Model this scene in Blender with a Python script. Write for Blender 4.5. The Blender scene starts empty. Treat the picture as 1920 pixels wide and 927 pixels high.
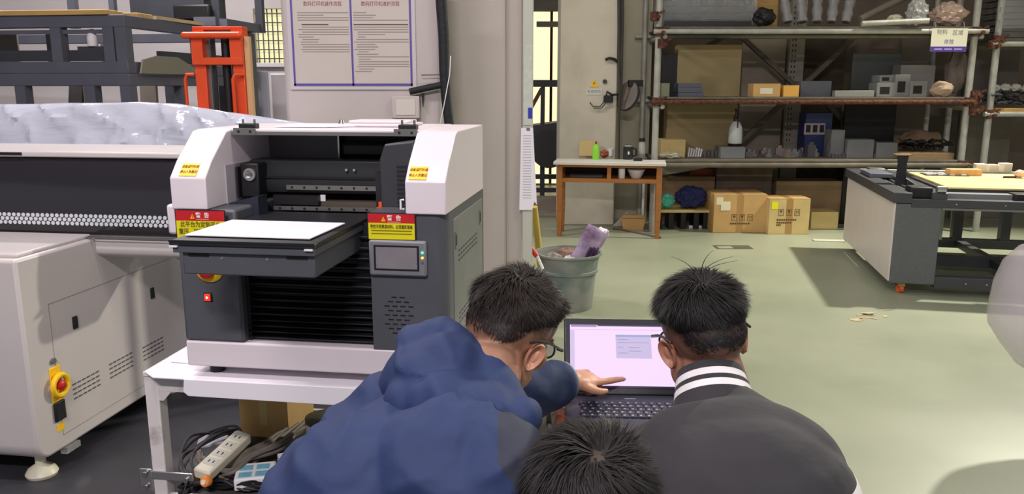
import bpy, bmesh, math, random
from mathutils import Vector, Matrix, Euler, noise
from mathutils.bvhtree import BVHTree

random.seed(7)
SC = bpy.context.scene
COL = SC.collection

# ------------------------------------------------------------------ camera
FPX = 1500.0                       # focal length in pixels of a 1920 wide frame
CAM_H = 1.52
PITCH = math.atan(300 / 1500.0)    # looking down
cam_data = bpy.data.cameras.new('camera')
cam_data.sensor_width = 36.0
cam_data.lens = 36.0 * FPX / 1920.0
cam_data.clip_start = 0.05
cam_data.clip_end = 100
cam = bpy.data.objects.new('camera', cam_data)
cam.location = (0, 0, CAM_H)
cam.rotation_euler = (math.pi / 2 - PITCH, 0, 0)
COL.objects.link(cam)
SC.camera = cam

# ------------------------------------------------------------------ world, lights, exposure
SC.view_settings.view_transform = 'Standard'
SC.view_settings.look = 'None'
SC.view_settings.gamma = 1.0
SC.view_settings.use_curve_mapping = False
SC.view_settings.exposure = 0.0
world = bpy.data.worlds.new('world')
SC.world = world
world.use_nodes = True
_bg = world.node_tree.nodes['Background']
_bg.inputs[0].default_value = (0.93, 0.96, 1.0, 1)
_bg.inputs[1].default_value = 0.34


def area_light(name, loc, target, size, size_y, power, color):
    d = bpy.data.lights.new(name, 'AREA')
    d.shape = 'RECTANGLE'
    d.size = size
    d.size_y = size_y
    d.energy = power
    d.color = color
    o = bpy.data.objects.new(name, d)
    o.location = loc
    o.rotation_euler = (Vector(target) - Vector(loc)).to_track_quat('-Z', 'Y').to_euler()
    COL.objects.link(o)
    return o


# lamps under the ceiling: a high-bay lamp over the right bay, tube rows elsewhere
hb = bpy.data.lights.new('high_bay_light', 'SPOT')
hb.energy = 1750
hb.color = (1.0, 0.95, 0.80)
hb.spot_size = math.radians(100)
hb.spot_blend = 0.7
hb.shadow_soft_size = 0.12
hbo = bpy.data.objects.new('high_bay_light', hb)
hbo.location = (5.5, 7.5, 4.45)
hbo.rotation_euler = (Vector((3.6, 5.2, 0)) - Vector((5.5, 7.5, 4.45))).to_track_quat('-Z', 'Y').to_euler()
COL.objects.link(hbo)
area_light('tube_light_front', (1.6, 1.8, 4.45), (1.6, 2.4, 0), 1.3, 0.25, 40, (1.0, 0.95, 0.86))
area_light('tube_light_left', (-2.0, 1.7, 4.45), (-2.0, 1.9, 0), 1.3, 0.25, 90, (1.0, 0.90, 0.94))
area_light('tube_light_left_far', (-3.2, 6.3, 4.45), (-3.2, 6.3, 0), 1.3, 0.25, 170, (1.0, 0.93, 0.94))
area_light('tube_light_rear', (-0.6, -2.2, 4.45), (-0.6, 0.4, 0.5), 1.3, 0.25, 210, (1.0, 0.91, 0.95))
area_light('tube_light_middle', (0.6, 6.6, 4.45), (0.6, 6.6, 0), 1.3, 0.25, 30, (1.0, 0.95, 0.80))


# ------------------------------------------------------------------ pixel helpers (true depth is always given)
def ray(u, v):
    a = (u - 960) / FPX
    b = (463.5 - v) / FPX
    return Vector((a, math.cos(PITCH) + b * math.sin(PITCH), -math.sin(PITCH) + b * math.cos(PITCH)))


def PY(u, v, y):
    r = ray(u, v)
    return Vector((0, 0, CAM_H)) + r * (y / r.y)


def PZ(u, v, z=0.0):
    r = ray(u, v)
    return Vector((0, 0, CAM_H)) + r * ((z - CAM_H) / r.z)


# ------------------------------------------------------------------ materials
MATS = {}


def lin(c):
    return tuple(((x / 255.0) / 12.92 if x <= 10 else (((x / 255.0) + 0.055) / 1.055) ** 2.4) for x in c)


def mat(name, rgb, rough=0.5, metal=0.0, var=0.0, vscale=6.0, bump=0.0, bscale=60.0, emit=0.0,
        alpha=1.0, trans=0.0, rgb2=None, coat=0.0, spec=0.5, detail=3.0, stretch=None, sheen=0.0, lo=0.35, hi=0.65, lit_only=False):
    if name in MATS:
        return MATS[name]
    m = bpy.data.materials.new(name)
    m.use_nodes = True
    nt = m.node_tree
    b = nt.nodes['Principled BSDF']
    c = lin(rgb)
    b.inputs['Base Color'].default_value = (*c, 1)
    b.inputs['Roughness'].default_value = rough
    b.inputs['Metallic'].default_value = metal
    b.inputs['Specular IOR Level'].default_value = spec
    b.inputs['Alpha'].default_value = alpha
    b.inputs['Transmission Weight'].default_value = trans
    b.inputs['Coat Weight'].default_value = coat
    b.inputs['Sheen Weight'].default_value = sheen
    co = None
    if var > 0 or bump > 0:
        tc = nt.nodes.new('ShaderNodeTexCoord')
        mp = nt.nodes.new('ShaderNodeMapping')
        nt.links.new(tc.outputs['Object'], mp.inputs[0])
        if stretch:
            mp.inputs['Scale'].default_value = stretch
        co = mp.outputs[0]
    if var > 0:
        n = nt.nodes.new('ShaderNodeTexNoise')
        n.inputs['Scale'].default_value = vscale
        n.inputs['Detail'].default_value = detail
        nt.links.new(co, n.inputs['Vector'])
        r = nt.nodes.new('ShaderNodeMapRange')
        r.inputs[1].default_value = lo
        r.inputs[2].default_value = hi
        nt.links.new(n.outputs[0], r.inputs[0])
        mx = nt.nodes.new('ShaderNodeMix')
        mx.data_type = 'RGBA'
        nt.links.new(r.outputs[0], mx.inputs[0])
        c2 = lin(rgb2) if rgb2 else tuple(x * (1 - var) for x in c)
        mx.inputs[6].default_value = (*c, 1)
        mx.inputs[7].default_value = (*c2, 1)
        nt.links.new(mx.outputs[2], b.inputs['Base Color'])
    if bump > 0:
        n2 = nt.nodes.new('ShaderNodeTexNoise')
        n2.inputs['Scale'].default_value = bscale
        n2.inputs['Detail'].default_value = 4
        nt.links.new(co, n2.inputs['Vector'])
        bp = nt.nodes.new('ShaderNodeBump')
        bp.inputs['Strength'].default_value = bump
        bp.inputs['Distance'].default_value = 0.02
        nt.links.new(n2.outputs[0], bp.inputs['Height'])
        nt.links.new(bp.outputs[0], b.inputs['Normal'])
    if emit > 0:
        b.inputs['Emission Color'].default_value = (*c, 1)
        b.inputs['Emission Strength'].default_value = emit
        if lit_only:
            b.inputs['Base Color'].default_value = (0.01, 0.01, 0.012, 1)
            b.inputs['Specular IOR Level'].default_value = 0.15
    MATS[name] = m
    return m


M_white_mach = mat('white powder coat', (226, 216, 221), 0.32, var=0.04, vscale=3)
M_white_mach2 = mat('warm white powder coat', (202, 195, 193), 0.35, var=0.06, vscale=2, bump=0.02, bscale=200)
M_grey_mach = mat('dark grey powder coat', (84, 86, 92), 0.45, var=0.1, vscale=4, bump=0.03, bscale=300)
M_dark = mat('matt black metal', (30, 31, 35), 0.45, var=0.2, vscale=8)
M_black = mat('black rubber', (15, 15, 18), 0.55)
M_rail = mat('brushed rail steel', (140, 138, 135), 0.35, 0.7, var=0.1)
M_steel = mat('bright steel', (200, 200, 200), 0.25, 0.9)
M_frame = mat('slate grey frame paint', (96, 99, 110), 0.5, var=0.15, vscale=3)
M_frame_dk = mat('dark slate frame paint', (62, 65, 72), 0.5, var=0.15, vscale=3)
M_white = mat('plain white', (235, 233, 236), 0.6)
M_paper = mat('white paper', (236, 232, 238), 0.8)
M_red = mat('sign red', (196, 30, 38), 0.4)
M_yellow = mat('sign yellow', (228, 218, 22), 0.4)
M_yellow2 = mat('label yellow', (248, 200, 20), 0.4)
M_ink = mat('black ink', (30, 28, 20), 0.7)
M_ink_olive = mat('dark ink on yellow', (95, 88, 10), 0.7)
M_card = mat('brown cardboard', (205, 166, 108), 0.85, var=0.12, vscale=5, bump=0.04, bscale=120)
M_card_dull = mat('dull cardboard', (150, 126, 92), 0.9, var=0.25, vscale=3)
M_card_pale = mat('pale cardboard', (212, 188, 128), 0.85, var=0.15, vscale=4)
M_wood = mat('orange brown wood', (176, 112, 52), 0.5, var=0.25, vscale=4, stretch=(1, 1, 8))
M_ply = mat('pale plywood', (222, 190, 128), 0.6, var=0.12, vscale=5)
M_galv = mat('galvanised scaffold tube', (184, 185, 177), 0.5, 0.2, var=0.2, vscale=10)
M_rust = mat('rusty coupler iron', (112, 66, 44), 0.85, var=0.45, vscale=40, rgb2=(58, 36, 28))
M_shelf = mat('weathered plank', (120, 112, 98), 0.85, var=0.3, vscale=5)
M_concrete = mat('grey cast block', (132, 134, 134), 0.8, var=0.15)
M_plastic = mat('clear wrinkled plastic film', (228, 234, 240), 0.12, alpha=0.5, bump=0.9, bscale=14)
M_blue = mat('dark blue plastic', (38, 52, 104), 0.5, var=0.3)
M_orange = mat('orange lift paint', (236, 84, 34), 0.4, var=0.1)
M_wall = mat('off white plaster', (193, 184, 180), 0.85, var=0.07, vscale=2.2, bump=0.05, bscale=30)
M_wall_warm = mat('stained cream plaster', (206, 199, 182), 0.85, var=0.16, vscale=3, bump=0.06, bscale=30, lo=0.45, hi=0.75)
M_wall_grey = mat('grey green plaster', (184, 176, 167), 0.9, var=0.08, vscale=2)
M_wall_dark = mat('dingy brown wall', (126, 112, 98), 0.9, var=0.2, vscale=2)


# ------------------------------------------------------------------ mesh builder
class MB:
    def __init__(s):
        s.v = []
        s.f = []
        s.mi = []
        s.cur = 0

    def add(s, vs, fs):
        n = len(s.v)
        s.v += [tuple(p) for p in vs]
        s.f += [tuple(i + n for i in f) for f in fs]
        s.mi += [s.cur] * len(fs)
        return s

    def box(s, c, d, rz=0.0, rot=None):
        R = rot if rot is not None else (Matrix.Rotation(rz, 3, 'Z') if rz else None)
        vs = []
        for x in (-.5, .5):
            for y in (-.5, .5):
                for z in (-.5, .5):
                    p = Vector((x * d[0], y * d[1], z * d[2]))
                    if R:
                        p = R @ p
                    vs.append(p + Vector(c))
        return s.add(vs, [(0, 1, 3, 2), (4, 6, 7, 5), (0, 4, 5, 1), (2, 3, 7, 6), (0, 2, 6, 4), (1, 5, 7, 3)])

    def bb(s, x0, x1, y0, y1, z0, z1):
        return s.box(((x0 + x1) / 2, (y0 + y1) / 2, (z0 + z1) / 2), (abs(x1 - x0), abs(y1 - y0), abs(z1 - z0)))

    def bar(s, p0, p1, w, h=None):
        """rectangular bar between two points"""
        p0, p1 = Vector(p0), Vector(p1)
        h = h or w
        d = p1 - p0
        q = d.to_track_quat('Y', 'Z').to_matrix()
        return s.box((p0 + p1) / 2, (w, d.length, h), rot=q)

    def cyl(s, p0, p1, r0, r1=None, n=14, caps=True):
        p0, p1 = Vector(p0), Vector(p1)
        r1 = r0 if r1 is None else r1
        d = (p1 - p0).normalized()
        a = d.orthogonal().normalized()
        b = d.cross(a)
        vs = []
        for p, r in ((p0, r0), (p1, r1)):
            for i in range(n):
                t = 2 * math.pi * i / n
                vs.append(p + (a * math.cos(t) + b * math.sin(t)) * r)
        fs = [(i, (i + 1) % n, n + (i + 1) % n, n + i) for i in range(n)]
        if caps:
            fs += [tuple(reversed(range(n))), tuple(range(n, 2 * n))]
        return s.add(vs, fs)

    def tube(s, pts, r, n=8, taper=None):
        pts = [Vector(p) for p in pts]
        vs = []
        up = None
        for i, p in enumerate(pts):
            d = (pts[min(i + 1, len(pts) - 1)] - pts[max(i - 1, 0)])
            if d.length < 1e-9:
                d = Vector((0, 0, 1))
            d.normalize()
            if up is None:
                up = d.orthogonal().normalized()
            a = (up - d * up.dot(d))
            if a.length < 1e-5:
                a = d.orthogonal()
            a.normalize()
            up = a
            b = d.cross(a)
            rr = r if not taper else r * taper(i / (len(pts) - 1))
            for k in range(n):
                t = 2 * math.pi * k / n
                vs.append(p + (a * math.cos(t) + b * math.sin(t)) * rr)
        fs = []
        for i in range(len(pts) - 1):
            for k in range(n):
                fs.append((i * n + k, i * n + (k + 1) % n, (i + 1) * n + (k + 1) % n, (i + 1) * n + k))
        m = (len(pts) - 1) * n
        fs += [tuple(reversed(range(n))), tuple(range(m, m + n))]
        return s.add(vs, fs)

    def lathe(s, prof, c=(0, 0, 0), n=24, sx=1.0, sy=1.0):
        """prof: list of (r, z)"""
        vs = []
        for r, z in prof:
            for k in range(n):
                t = 2 * math.pi * k / n
                vs.append((c[0] + r * sx * math.cos(t), c[1] + r * sy * math.sin(t), c[2] + z))
        fs = []
        for i in range(len(prof) - 1):
            for k in range(n):
                fs.append((i * n + k, i * n + (k + 1) % n, (i + 1) * n + (k + 1) % n, (i + 1) * n + k))
        if prof[0][0] > 1e-4:
            fs.append(tuple(reversed(range(n))))
        if prof[-1][0] > 1e-4:
            m = (len(prof) - 1) * n
            fs.append(tuple(range(m, m + n)))
        return s.add(vs, fs)

    def prism(s, poly, axis, a0, a1):
        """poly of 2d points, extruded along axis ('x': poly is (y,z); 'y': (x,z); 'z': (x,y))"""
        def q(p, a):
            return {'x': (a, p[0], p[1]), 'y': (p[0], a, p[1]), 'z': (p[0], p[1], a)}[axis]
        n = len(poly)
        vs = [q(p, a0) for p in poly] + [q(p, a1) for p in poly]
        fs = [(i, (i + 1) % n, n + (i + 1) % n, n + i) for i in range(n)]
        fs += [tuple(reversed(range(n))), tuple(range(n, 2 * n))]
        return s.add(vs, fs)

    def ell(s, c, r, R=None, nu=20, nv=12):
        vs = []
        for j in range(nv + 1):
            ph = math.pi * j / nv
            for i in range(nu):
                th = 2 * math.pi * i / nu
                p = Vector((r[0] * math.sin(ph) * math.cos(th), r[1] * math.sin(ph) * math.sin(th), r[2] * math.cos(ph)))
                if R:
                    p = R @ p
                vs.append(p + Vector(c))
        fs = []
        for j in range(nv):
            for i in range(nu):
                fs.append((j * nu + i, (j + 1) * nu + i, (j + 1) * nu + (i + 1) % nu, j * nu + (i + 1) % nu))
        return s.add(vs, fs)

    def capsule(s, p0, p1, r0, r1=None, n=16):
        r1 = r0 if r1 is None else r1
        s.cyl(p0, p1, r0, r1, n)
        s.ell(p0, (r0, r0, r0), nu=n, nv=10)
        return s.ell(p1, (r1, r1, r1), nu=n, nv=10)

    def mesh(s, name, mats):
        me = bpy.data.meshes.new(name)
        me.from_pydata(s.v, [], s.f)
        for m in (mats if isinstance(mats, (list, tuple)) else [mats]):
            me.materials.append(m)
        if any(s.mi):
            me.polygons.foreach_set('material_index', s.mi)
        bm = bmesh.new()
        bm.from_mesh(me)
        bmesh.ops.remove_doubles(bm, verts=bm.verts, dist=1e-6)
        bmesh.ops.recalc_face_normals(bm, faces=bm.faces)
        bm.to_mesh(me)
        bm.free()
        return me

    def build(s, name, mats, parent=None, smooth=False, bevel=0.0, seg=2, loc=None, rz=None):
        o = bpy.data.objects.new(name, s.mesh(name, mats))
        COL.objects.link(o)
        if parent is not None:
            o.parent = parent
        if loc is not None:
            o.location = loc
        if rz is not None:
            o.rotation_euler = (0, 0, rz)
        if bevel:
            md = o.modifiers.new('bevel', 'BEVEL')
            md.width = bevel
            md.segments = seg
            md.limit_method = 'ANGLE'
            md.angle_limit = math.radians(35)
        if smooth or bevel:
            shade(o)
        return o


def shade(o, ang=40):
    o.data.polygons.foreach_set('use_smooth', [True] * len(o.data.polygons))
    try:
        o.data.set_sharp_from_angle(angle=math.radians(ang))
    except Exception:
        pass


def tag(o, label, cat, group=None, kind=None):
    if label:
        o['label'] = label
    if cat:
        o['category'] = cat
    if group:
        o['group'] = group
    if kind:
        o['kind'] = kind
    return o


def struct(o, label=None):
    o['kind'] = 'structure'
    if label:
        o['label'] = label
    return o


def thing(name, label, cat, loc=(0, 0, 0), rz=0.0, group=None):
    o = bpy.data.objects.new(name, None)
    o.empty_display_size = 0.1
    COL.objects.link(o)
    o.location = loc
    o.rotation_euler = (0, 0, rz)
    return tag(o, label, cat, group)


def copy_tree(o, parent=None):
    c = o.copy()
    COL.objects.link(c)
    c.parent = parent
    for ch in list(o.children):
        copy_tree(ch, c)
    return c


def rotx(d):
    return Matrix.Rotation(math.radians(d), 3, 'X')


def roty(d):
    return Matrix.Rotation(math.radians(d), 3, 'Y')


def rotz(d):
    return Matrix.Rotation(math.radians(d), 3, 'Z')


def text_mesh(name, body, size, m, parent, loc, rot, align='CENTER', bold=0.0, extr=0.0004, sx=1.0):
    c = bpy.data.curves.new(name, 'FONT')
    c.body = body
    c.size = size
    c.align_x = align
    c.align_y = 'CENTER'
    c.extrude = extr
    c.offset = bold
    c.resolution_u = 2
    t = bpy.data.objects.new(name, c)
    COL.objects.link(t)
    dg = bpy.context.evaluated_depsgraph_get()
    me = bpy.data.meshes.new_from_object(t.evaluated_get(dg))
    bpy.data.objects.remove(t)
    me.materials.clear()
    me.materials.append(m)
    o = bpy.data.objects.new(name, me)
    COL.objects.link(o)
    o.parent = parent
    o.location = loc
    o.rotation_euler = rot
    o.scale = (sx, 1, 1)
    return o


def remeshed(mb, voxel, smooth=4, factor=0.5):
    """one continuous surface out of overlapping shapes"""
    me = mb.mesh('tmp', [])
    o = bpy.data.objects.new('tmp', me)
    COL.objects.link(o)
    r = o.modifiers.new('r', 'REMESH')
    r.mode = 'VOXEL'
    r.voxel_size = voxel
    if smooth:
        sm = o.modifiers.new('s', 'SMOOTH')
        sm.iterations = smooth
        sm.factor = factor
    dg = bpy.context.evaluated_depsgraph_get()
    out = bpy.data.meshes.new_from_object(o.evaluated_get(dg))
    bpy.data.objects.remove(o)
    out.materials.clear()
    out.polygons.foreach_set('use_smooth', [True] * len(out.polygons))
    return out


def obj_from(me, name, mats, parent=None):
    for m in (mats if isinstance(mats, (list, tuple)) else [mats]):
        me.materials.append(m)
    me.name = name
    o = bpy.data.objects.new(name, me)
    COL.objects.link(o)
    if parent is not None:
        o.parent = parent
    return o


def displace(me, amp, scale, seed=0.0, ridged=False, amp2=0.0, scale2=1.0):
    ns = [v.normal.copy() for v in me.vertices]
    off = Vector((seed, seed * 1.7, -seed))
    for v, n in zip(me.vertices, ns):
        d = noise.noise(v.co * scale + off)
        if ridged:
            d = 0.5 - abs(d) * 2
        d *= amp
        if amp2:
            d += amp2 * noise.noise(v.co * scale2 + off)
        v.co += n * d
    me.update()


# ------------------------------------------------------------------ structure: floor, walls, pillars, ceiling
def floor_mat():
    m = bpy.data.materials.new('green epoxy floor')
    m.use_nodes = True
    nt = m.node_tree
    b = nt.nodes['Principled BSDF']
    tc = nt.nodes.new('ShaderNodeTexCoord')
    n1 = nt.nodes.new('ShaderNodeTexNoise')
    n1.inputs['Scale'].default_value = 0.9
    n1.inputs['Detail'].default_value = 6
    nt.links.new(tc.outputs['Object'], n1.inputs['Vector'])
    cr = nt.nodes.new('ShaderNodeValToRGB')
    cr.color_ramp.elements[0].position = 0.35
    cr.color_ramp.elements[0].color = (*lin((141, 147, 125)), 1)
    cr.color_ramp.elements[1].position = 0.7
    cr.color_ramp.elements[1].color = (*lin((157, 162, 140)), 1)
    nt.links.new(n1.outputs[0], cr.inputs[0])
    # worn scuffs
    n2 = nt.nodes.new('ShaderNodeTexNoise')
    n2.inputs['Scale'].default_value = 2.6
    n2.inputs['Detail'].default_value = 8
    n2.inputs['Roughness'].default_value = 0.7
    mp = nt.nodes.new('ShaderNodeMapping')
    mp.inputs['Scale'].default_value = (0.6, 2.0, 1)
    nt.links.new(tc.outputs['Object'], mp.inputs[0])
    nt.links.new(mp.outputs[0], n2.inputs['Vector'])
    r2 = nt.nodes.new('ShaderNodeMapRange')
    r2.inputs[1].default_value = 0.62
    r2.inputs[2].default_value = 0.75
    r2.inputs[4].default_value = 0.5
    nt.links.new(n2.outputs[0], r2.inputs[0])
    mx = nt.nodes.new('ShaderNodeMix')
    mx.data_type = 'RGBA'
    nt.links.new(r2.outputs[0], mx.inputs[0])
    nt.links.new(cr.outputs[0], mx.inputs[6])
    mx.inputs[7].default_value = (*lin((176, 176, 154)), 1)
    nt.links.new(mx.outputs[2], b.inputs['Base Color'])
    rr = nt.nodes.new('ShaderNodeMapRange')
    rr.inputs[3].default_value = 0.28
    rr.inputs[4].default_value = 0.5
    nt.links.new(n1.outputs[0], rr.inputs[0])
    nt.links.new(rr.outputs[0], b.inputs['Roughness'])
    return m


M_floor = floor_mat()
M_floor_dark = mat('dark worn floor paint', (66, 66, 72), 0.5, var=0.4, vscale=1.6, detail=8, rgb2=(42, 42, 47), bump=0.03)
struct(MB().bb(-0.22, 9.5, -3.5, 15.0, -0.1, 0).build('floor', M_floor), 'pale green painted workshop floor')
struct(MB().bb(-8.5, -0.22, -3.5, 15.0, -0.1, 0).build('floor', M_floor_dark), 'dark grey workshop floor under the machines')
struct(MB().bb(-8.5, 9.5, -3.5, 15.0, 4.6, 4.7).build('ceiling', mat('ceiling paint', (205, 203, 200), 0.9)))
# far wall of the left bay, with the window opening
WY = 9.6
wx0, wz1 = PY(474, 16, WY).x, PY(474, 16, WY).z
wx1, wz0 = PY(536, 118, WY).x, PY(536, 118, WY).z
wb = MB()
wb.bb(-8.5, wx0, WY, WY + .2, 0, 4.6)
wb.bb(wx1, -0.9, WY, WY + .2, 0, 4.6)
wb.bb(wx0, wx1, WY, WY + .2, 0, wz0)
wb.bb(wx0, wx1, WY, WY + .2, wz1, 4.6)
struct(wb.build('wall_left', mat('left bay white wall', (222, 216, 216), 0.85, var=0.05, vscale=1.5)), 'white far wall of the left bay')
struct(MB().bb(-8.5, -8.3, -1, WY, 0, 4.6).build('wall_side', M_wall))
M_glow = mat('daylit frosted pane', (240, 232, 176), 0.4, emit=0.75, var=0.0)
win = struct(MB().bb(wx0, wx1, WY + .1, WY + .12, wz0, wz1).build('window_1', M_glow), 'yellowish daylit window with a wire grille')
for i in range(6):
    x = wx0 + (wx1 - wx0) * (i + .5) / 6
    MB().bb(x - .006, x + .006, WY + .04, WY + .055, wz0, wz1).build('bar', M_frame, win)
for i in range(6):
    z = wz0 + (wz1 - wz0) * (i + .5) / 6
    MB().bb(wx0, wx1, WY + .055, WY + .065, z - .006, z + .006).build('bar', M_frame, win)
MB().bb(wx0 - .05, wx1 + .05, WY - .06, WY + .1, wz0 - .05, wz0).build('window_sill', M_white, win, bevel=.006)

# pillar that carries the notice board
PLY = 4.3
px0, px1 = PY(529, 100, PLY).x, PY(828, 100, PLY).x
struct(MB().bb(px0, px1, PLY, PLY + .62, 0, 4.6).build('wall_pillar', M_wall, bevel=.025), 'white plastered pillar behind the printer')
# partition wall right of it with its end post
wy2 = 4.62
pr = PY(978, 300, wy2).x
struct(MB().bb(px1 - .1, pr - .09, wy2, wy2 + .28, 0, 4.6).build('wall_partition', M_wall_grey, bevel=.012), 'grey plastered partition wall')
struct(MB().bb(pr - .09, pr, wy2 + .04, wy2 + .24, 0, 4.6).build('wall_partition_end', M_wall_grey), 'plastered return at the end of the partition')
p0 = PY(979, 300, wy2).x
p1 = PY(999, 300, wy2).x
struct(MB().bb(p0, p1, wy2 - .005, wy2 + .06, 0, 4.6).build('trim_1', mat('pale green gloss post', (190, 192, 178), 0.5, var=.06), bevel=.006), 'pale painted door post at the end of the partition')

# column with the hazard sticker
CY = 8.85
cx0, cx1 = PY(1051, 100, CY).x, PY(1159, 100, CY).x
struct(MB().bb(cx0, cx1, CY, CY + .6, 0, 4.6).build('wall_column', M_wall_warm, bevel=.015), 'cream plastered column behind the wooden desk')
RY = 9.3
struct(MB().bb(cx1 - .05, PY(1222, 100, RY).x, RY, RY + .15, 0, 4.6).build('wall_recess', mat('recess plaster', (186, 181, 162), 0.9, var=.12, vscale=2))) 
BY = 10.0
struct(MB().bb(PY(1215, 100, BY).x - .1, 9.5, BY, BY + .2, 0, 4.6).build('wall_back', M_wall_dark), 'dingy wall behind the scaffold shelves')

# bright window seen through the gap beside the column
GY = 12.6
g0, g1 = PY(985, 10, GY), PY(1075, 330, GY)
wb = MB()
wb.bb(-0.9, g0.x, GY, GY + .2, 0, 4.6)
wb.bb(g1.x, 3.5, GY, GY + .2, 0, 4.6)
wb.bb(g0.x, g1.x, GY, GY + .2, 0, PY(1000, 345, GY).z)
gz1 = PY(1000, 21, GY).z
wb.bb(g0.x, g1.x, GY, GY + .2, gz1, 4.6)
struct(wb.build('wall_gap', mat('gap wall', (176, 172, 160), 0.9, var=.1)), 'pale wall around the bright window in the gap')
gz0 = PY(1000, 345, GY).z
win2 = struct(MB().bb(g0.x, g1.x, GY + .1, GY + .12, gz0, gz1).build('window_2', mat('bright warm pane', (255, 236, 186), 0.4, emit=1.25)), 'bright warm window behind the column')
for u in (1034,):
    x = PY(u, 100, GY).x
    MB().bb(x - .02, x + .02, GY + .03, GY + .09, gz0, gz1).build('mullion', M_rust, win2)
z = PY(1000, 44, GY).z
MB().bb(PY(1006, 44, GY).x, g1.x, GY - .02, GY + .09, z - .05, z + .03).build('transom', mat('grey transom', (176, 168, 162), .7), win2)
# ------------------------------------------------------------------ printer table (white painted angle iron)
RZ8 = math.radians(-8)
P0 = PZ(352, 690, 0.72)
P0.z = 0.70
E8X = Vector((math.cos(RZ8), math.sin(RZ8), 0))
E8Y = Vector((-math.sin(RZ8), math.cos(RZ8), 0))


def L8(x, y, z=0.0):
    """point of the printer's own frame (z from the table top) in world coordinates"""
    return P0 + E8X * x + E8Y * y + Vector((0, 0, z))


M_tablepaint = mat('chipped white table paint', (214, 208, 206), 0.55, var=0.35, vscale=9, detail=6, rgb2=(150, 138, 126), lo=0.58, hi=0.72)
tbl = thing('printer_table', 'white painted steel table with chipped legs carrying the grey and white printer', 'table', (P0.x, P0.y, 0), RZ8)
MB().bb(-.165, .90, .03, .75, .672, .688).build('table_top', M_tablepaint, tbl, bevel=.003)
for x in (-.143, .878):
    for y in (.055, .725):
        MB().bb(x - .022, x + .022, y - .022, y + .022, 0, .672).build('leg', M_tablepaint, tbl, bevel=.004)
for y in (.034, .746):
    MB().bb(-.12, .855, y - .004, y + .004, .63, .672).build('rail', M_tablepaint, tbl)
for x in (-.161, .896):
    MB().bb(x - .004, x + .004, .08, .70, .63, .672).build('rail', M_tablepaint, tbl)
MB().prism([(-.12, .672), (-.12, .60), (-.105, .60), (-.055, .655), (-.055, .672)], 'y', .031, .037).build('gusset', M_tablepaint, tbl)
MB().bb(-.12, .855, .06, .72, .265, .28).build('lower_shelf', mat('grimy shelf board', (74, 70, 68), .8, var=.4, vscale=4), tbl)
for y in (.045, .735):
    MB().bb(-.12, .855, y - .008, y + .008, .25, .29).build('rail', M_tablepaint, tbl)
brk = MB()
brk.bb(-.205, -.165, .028, .034, .30, .375)
brk.bb(-.165, -.03, .026, .033, .345, .37)
ob = brk.build('bracket', M_steel, tbl, bevel=.002)
for x, z in ((-.185, .318), (-.185, .36), (-.05, .35)):
    MB().cyl((x, .026, z), (x, .018, z), .008).build('bolt', M_rail, ob, smooth=True)

# white board folded over the table's front edge
bd = MB()
bd.bb(-.15, .90, .02, .72, .689, .694)
bd.prism([(-.150, .02), (-.10, -.02), (0.0, -.02), (0.02, -.022), (.90, -.022), (.90, .02)], 'z', .689, .694)
bd.prism([(0.0, .694), (-.005, .655), (0.01, .643), (.5, .640), (.90, .643), (.90, .694)], 'y', -.026, -.022)
o = bd.build('white_board', M_paper, None, bevel=.0015, loc=(P0.x, P0.y, 0), rz=RZ8)
tag(o, 'white board under the printer with its front flap folded over the table edge', 'board')

# ------------------------------------------------------------------ the flatbed printer on the table
pr8 = thing('uv_printer', 'dark grey and white desktop flatbed printer with sliding tray on the white table', 'printer', P0, RZ8)


def PP(name, mb, m, parent=None, **k):
    return mb.build(name, m, parent if parent is not None else pr8, **k)


PP('base', MB().bb(0, .777, 0, .55, .026, .103), M_white_mach, bevel=.006)
for x in (.06, .72):
    for y in (.06, .49):
        PP('foot', MB().cyl((x, y, -.0055), (x, y, .03), .022), M_black, smooth=True)
# grey cabinet: left and right cheeks
PP('left_panel', MB().bb(0, .18, 0, .55, .103, .488), M_grey_mach, bevel=.008)
rp = MB()
arc = [(.562, 0.0)] + [(.777 - .035 + .035 * math.sin(a), .035 - .035 * math.cos(a)) for a in [math.radians(10 * i) for i in range(10)]] + [(.777, .55), (.562, .55)]
rp.prism(arc, 'z', .103, .488)
right_panel = PP('right_panel', rp, M_grey_mach, smooth=True)
PP('back_panel', MB().bb(.18, .562, .52, .55, .103, .69), M_dark)
PP('inner_floor', MB().bb(.10, .665, .12, .52, .40, .43), M_dark)
PP('inner_wall', MB().bb(.18, .19, .03, .52, .103, .40), M_dark)
# bellows folds that close the front recess
zz = .105
step = [.0165] * 4 + [.021] * 4 + [.027] * 4 + [.031] * 2
M_bellow = mat('black bellows fabric', (24, 24, 30), 0.5, var=.2, vscale=10)
for i, st in enumerate(step):
    yb = .035 + .0015 * i
    pf = MB().prism([(yb + .02, zz), (yb - .008, zz + st * .35), (yb - .012, zz + st * .62), (yb + .02, zz + st * .98)], 'x', .182, .560)
    PP('bellows_fold', pf, M_bellow, bevel=.002)
    zz += st
PP('recess_back', MB().bb(.18, .562, .06, .07, .103, .45), M_black)
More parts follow.
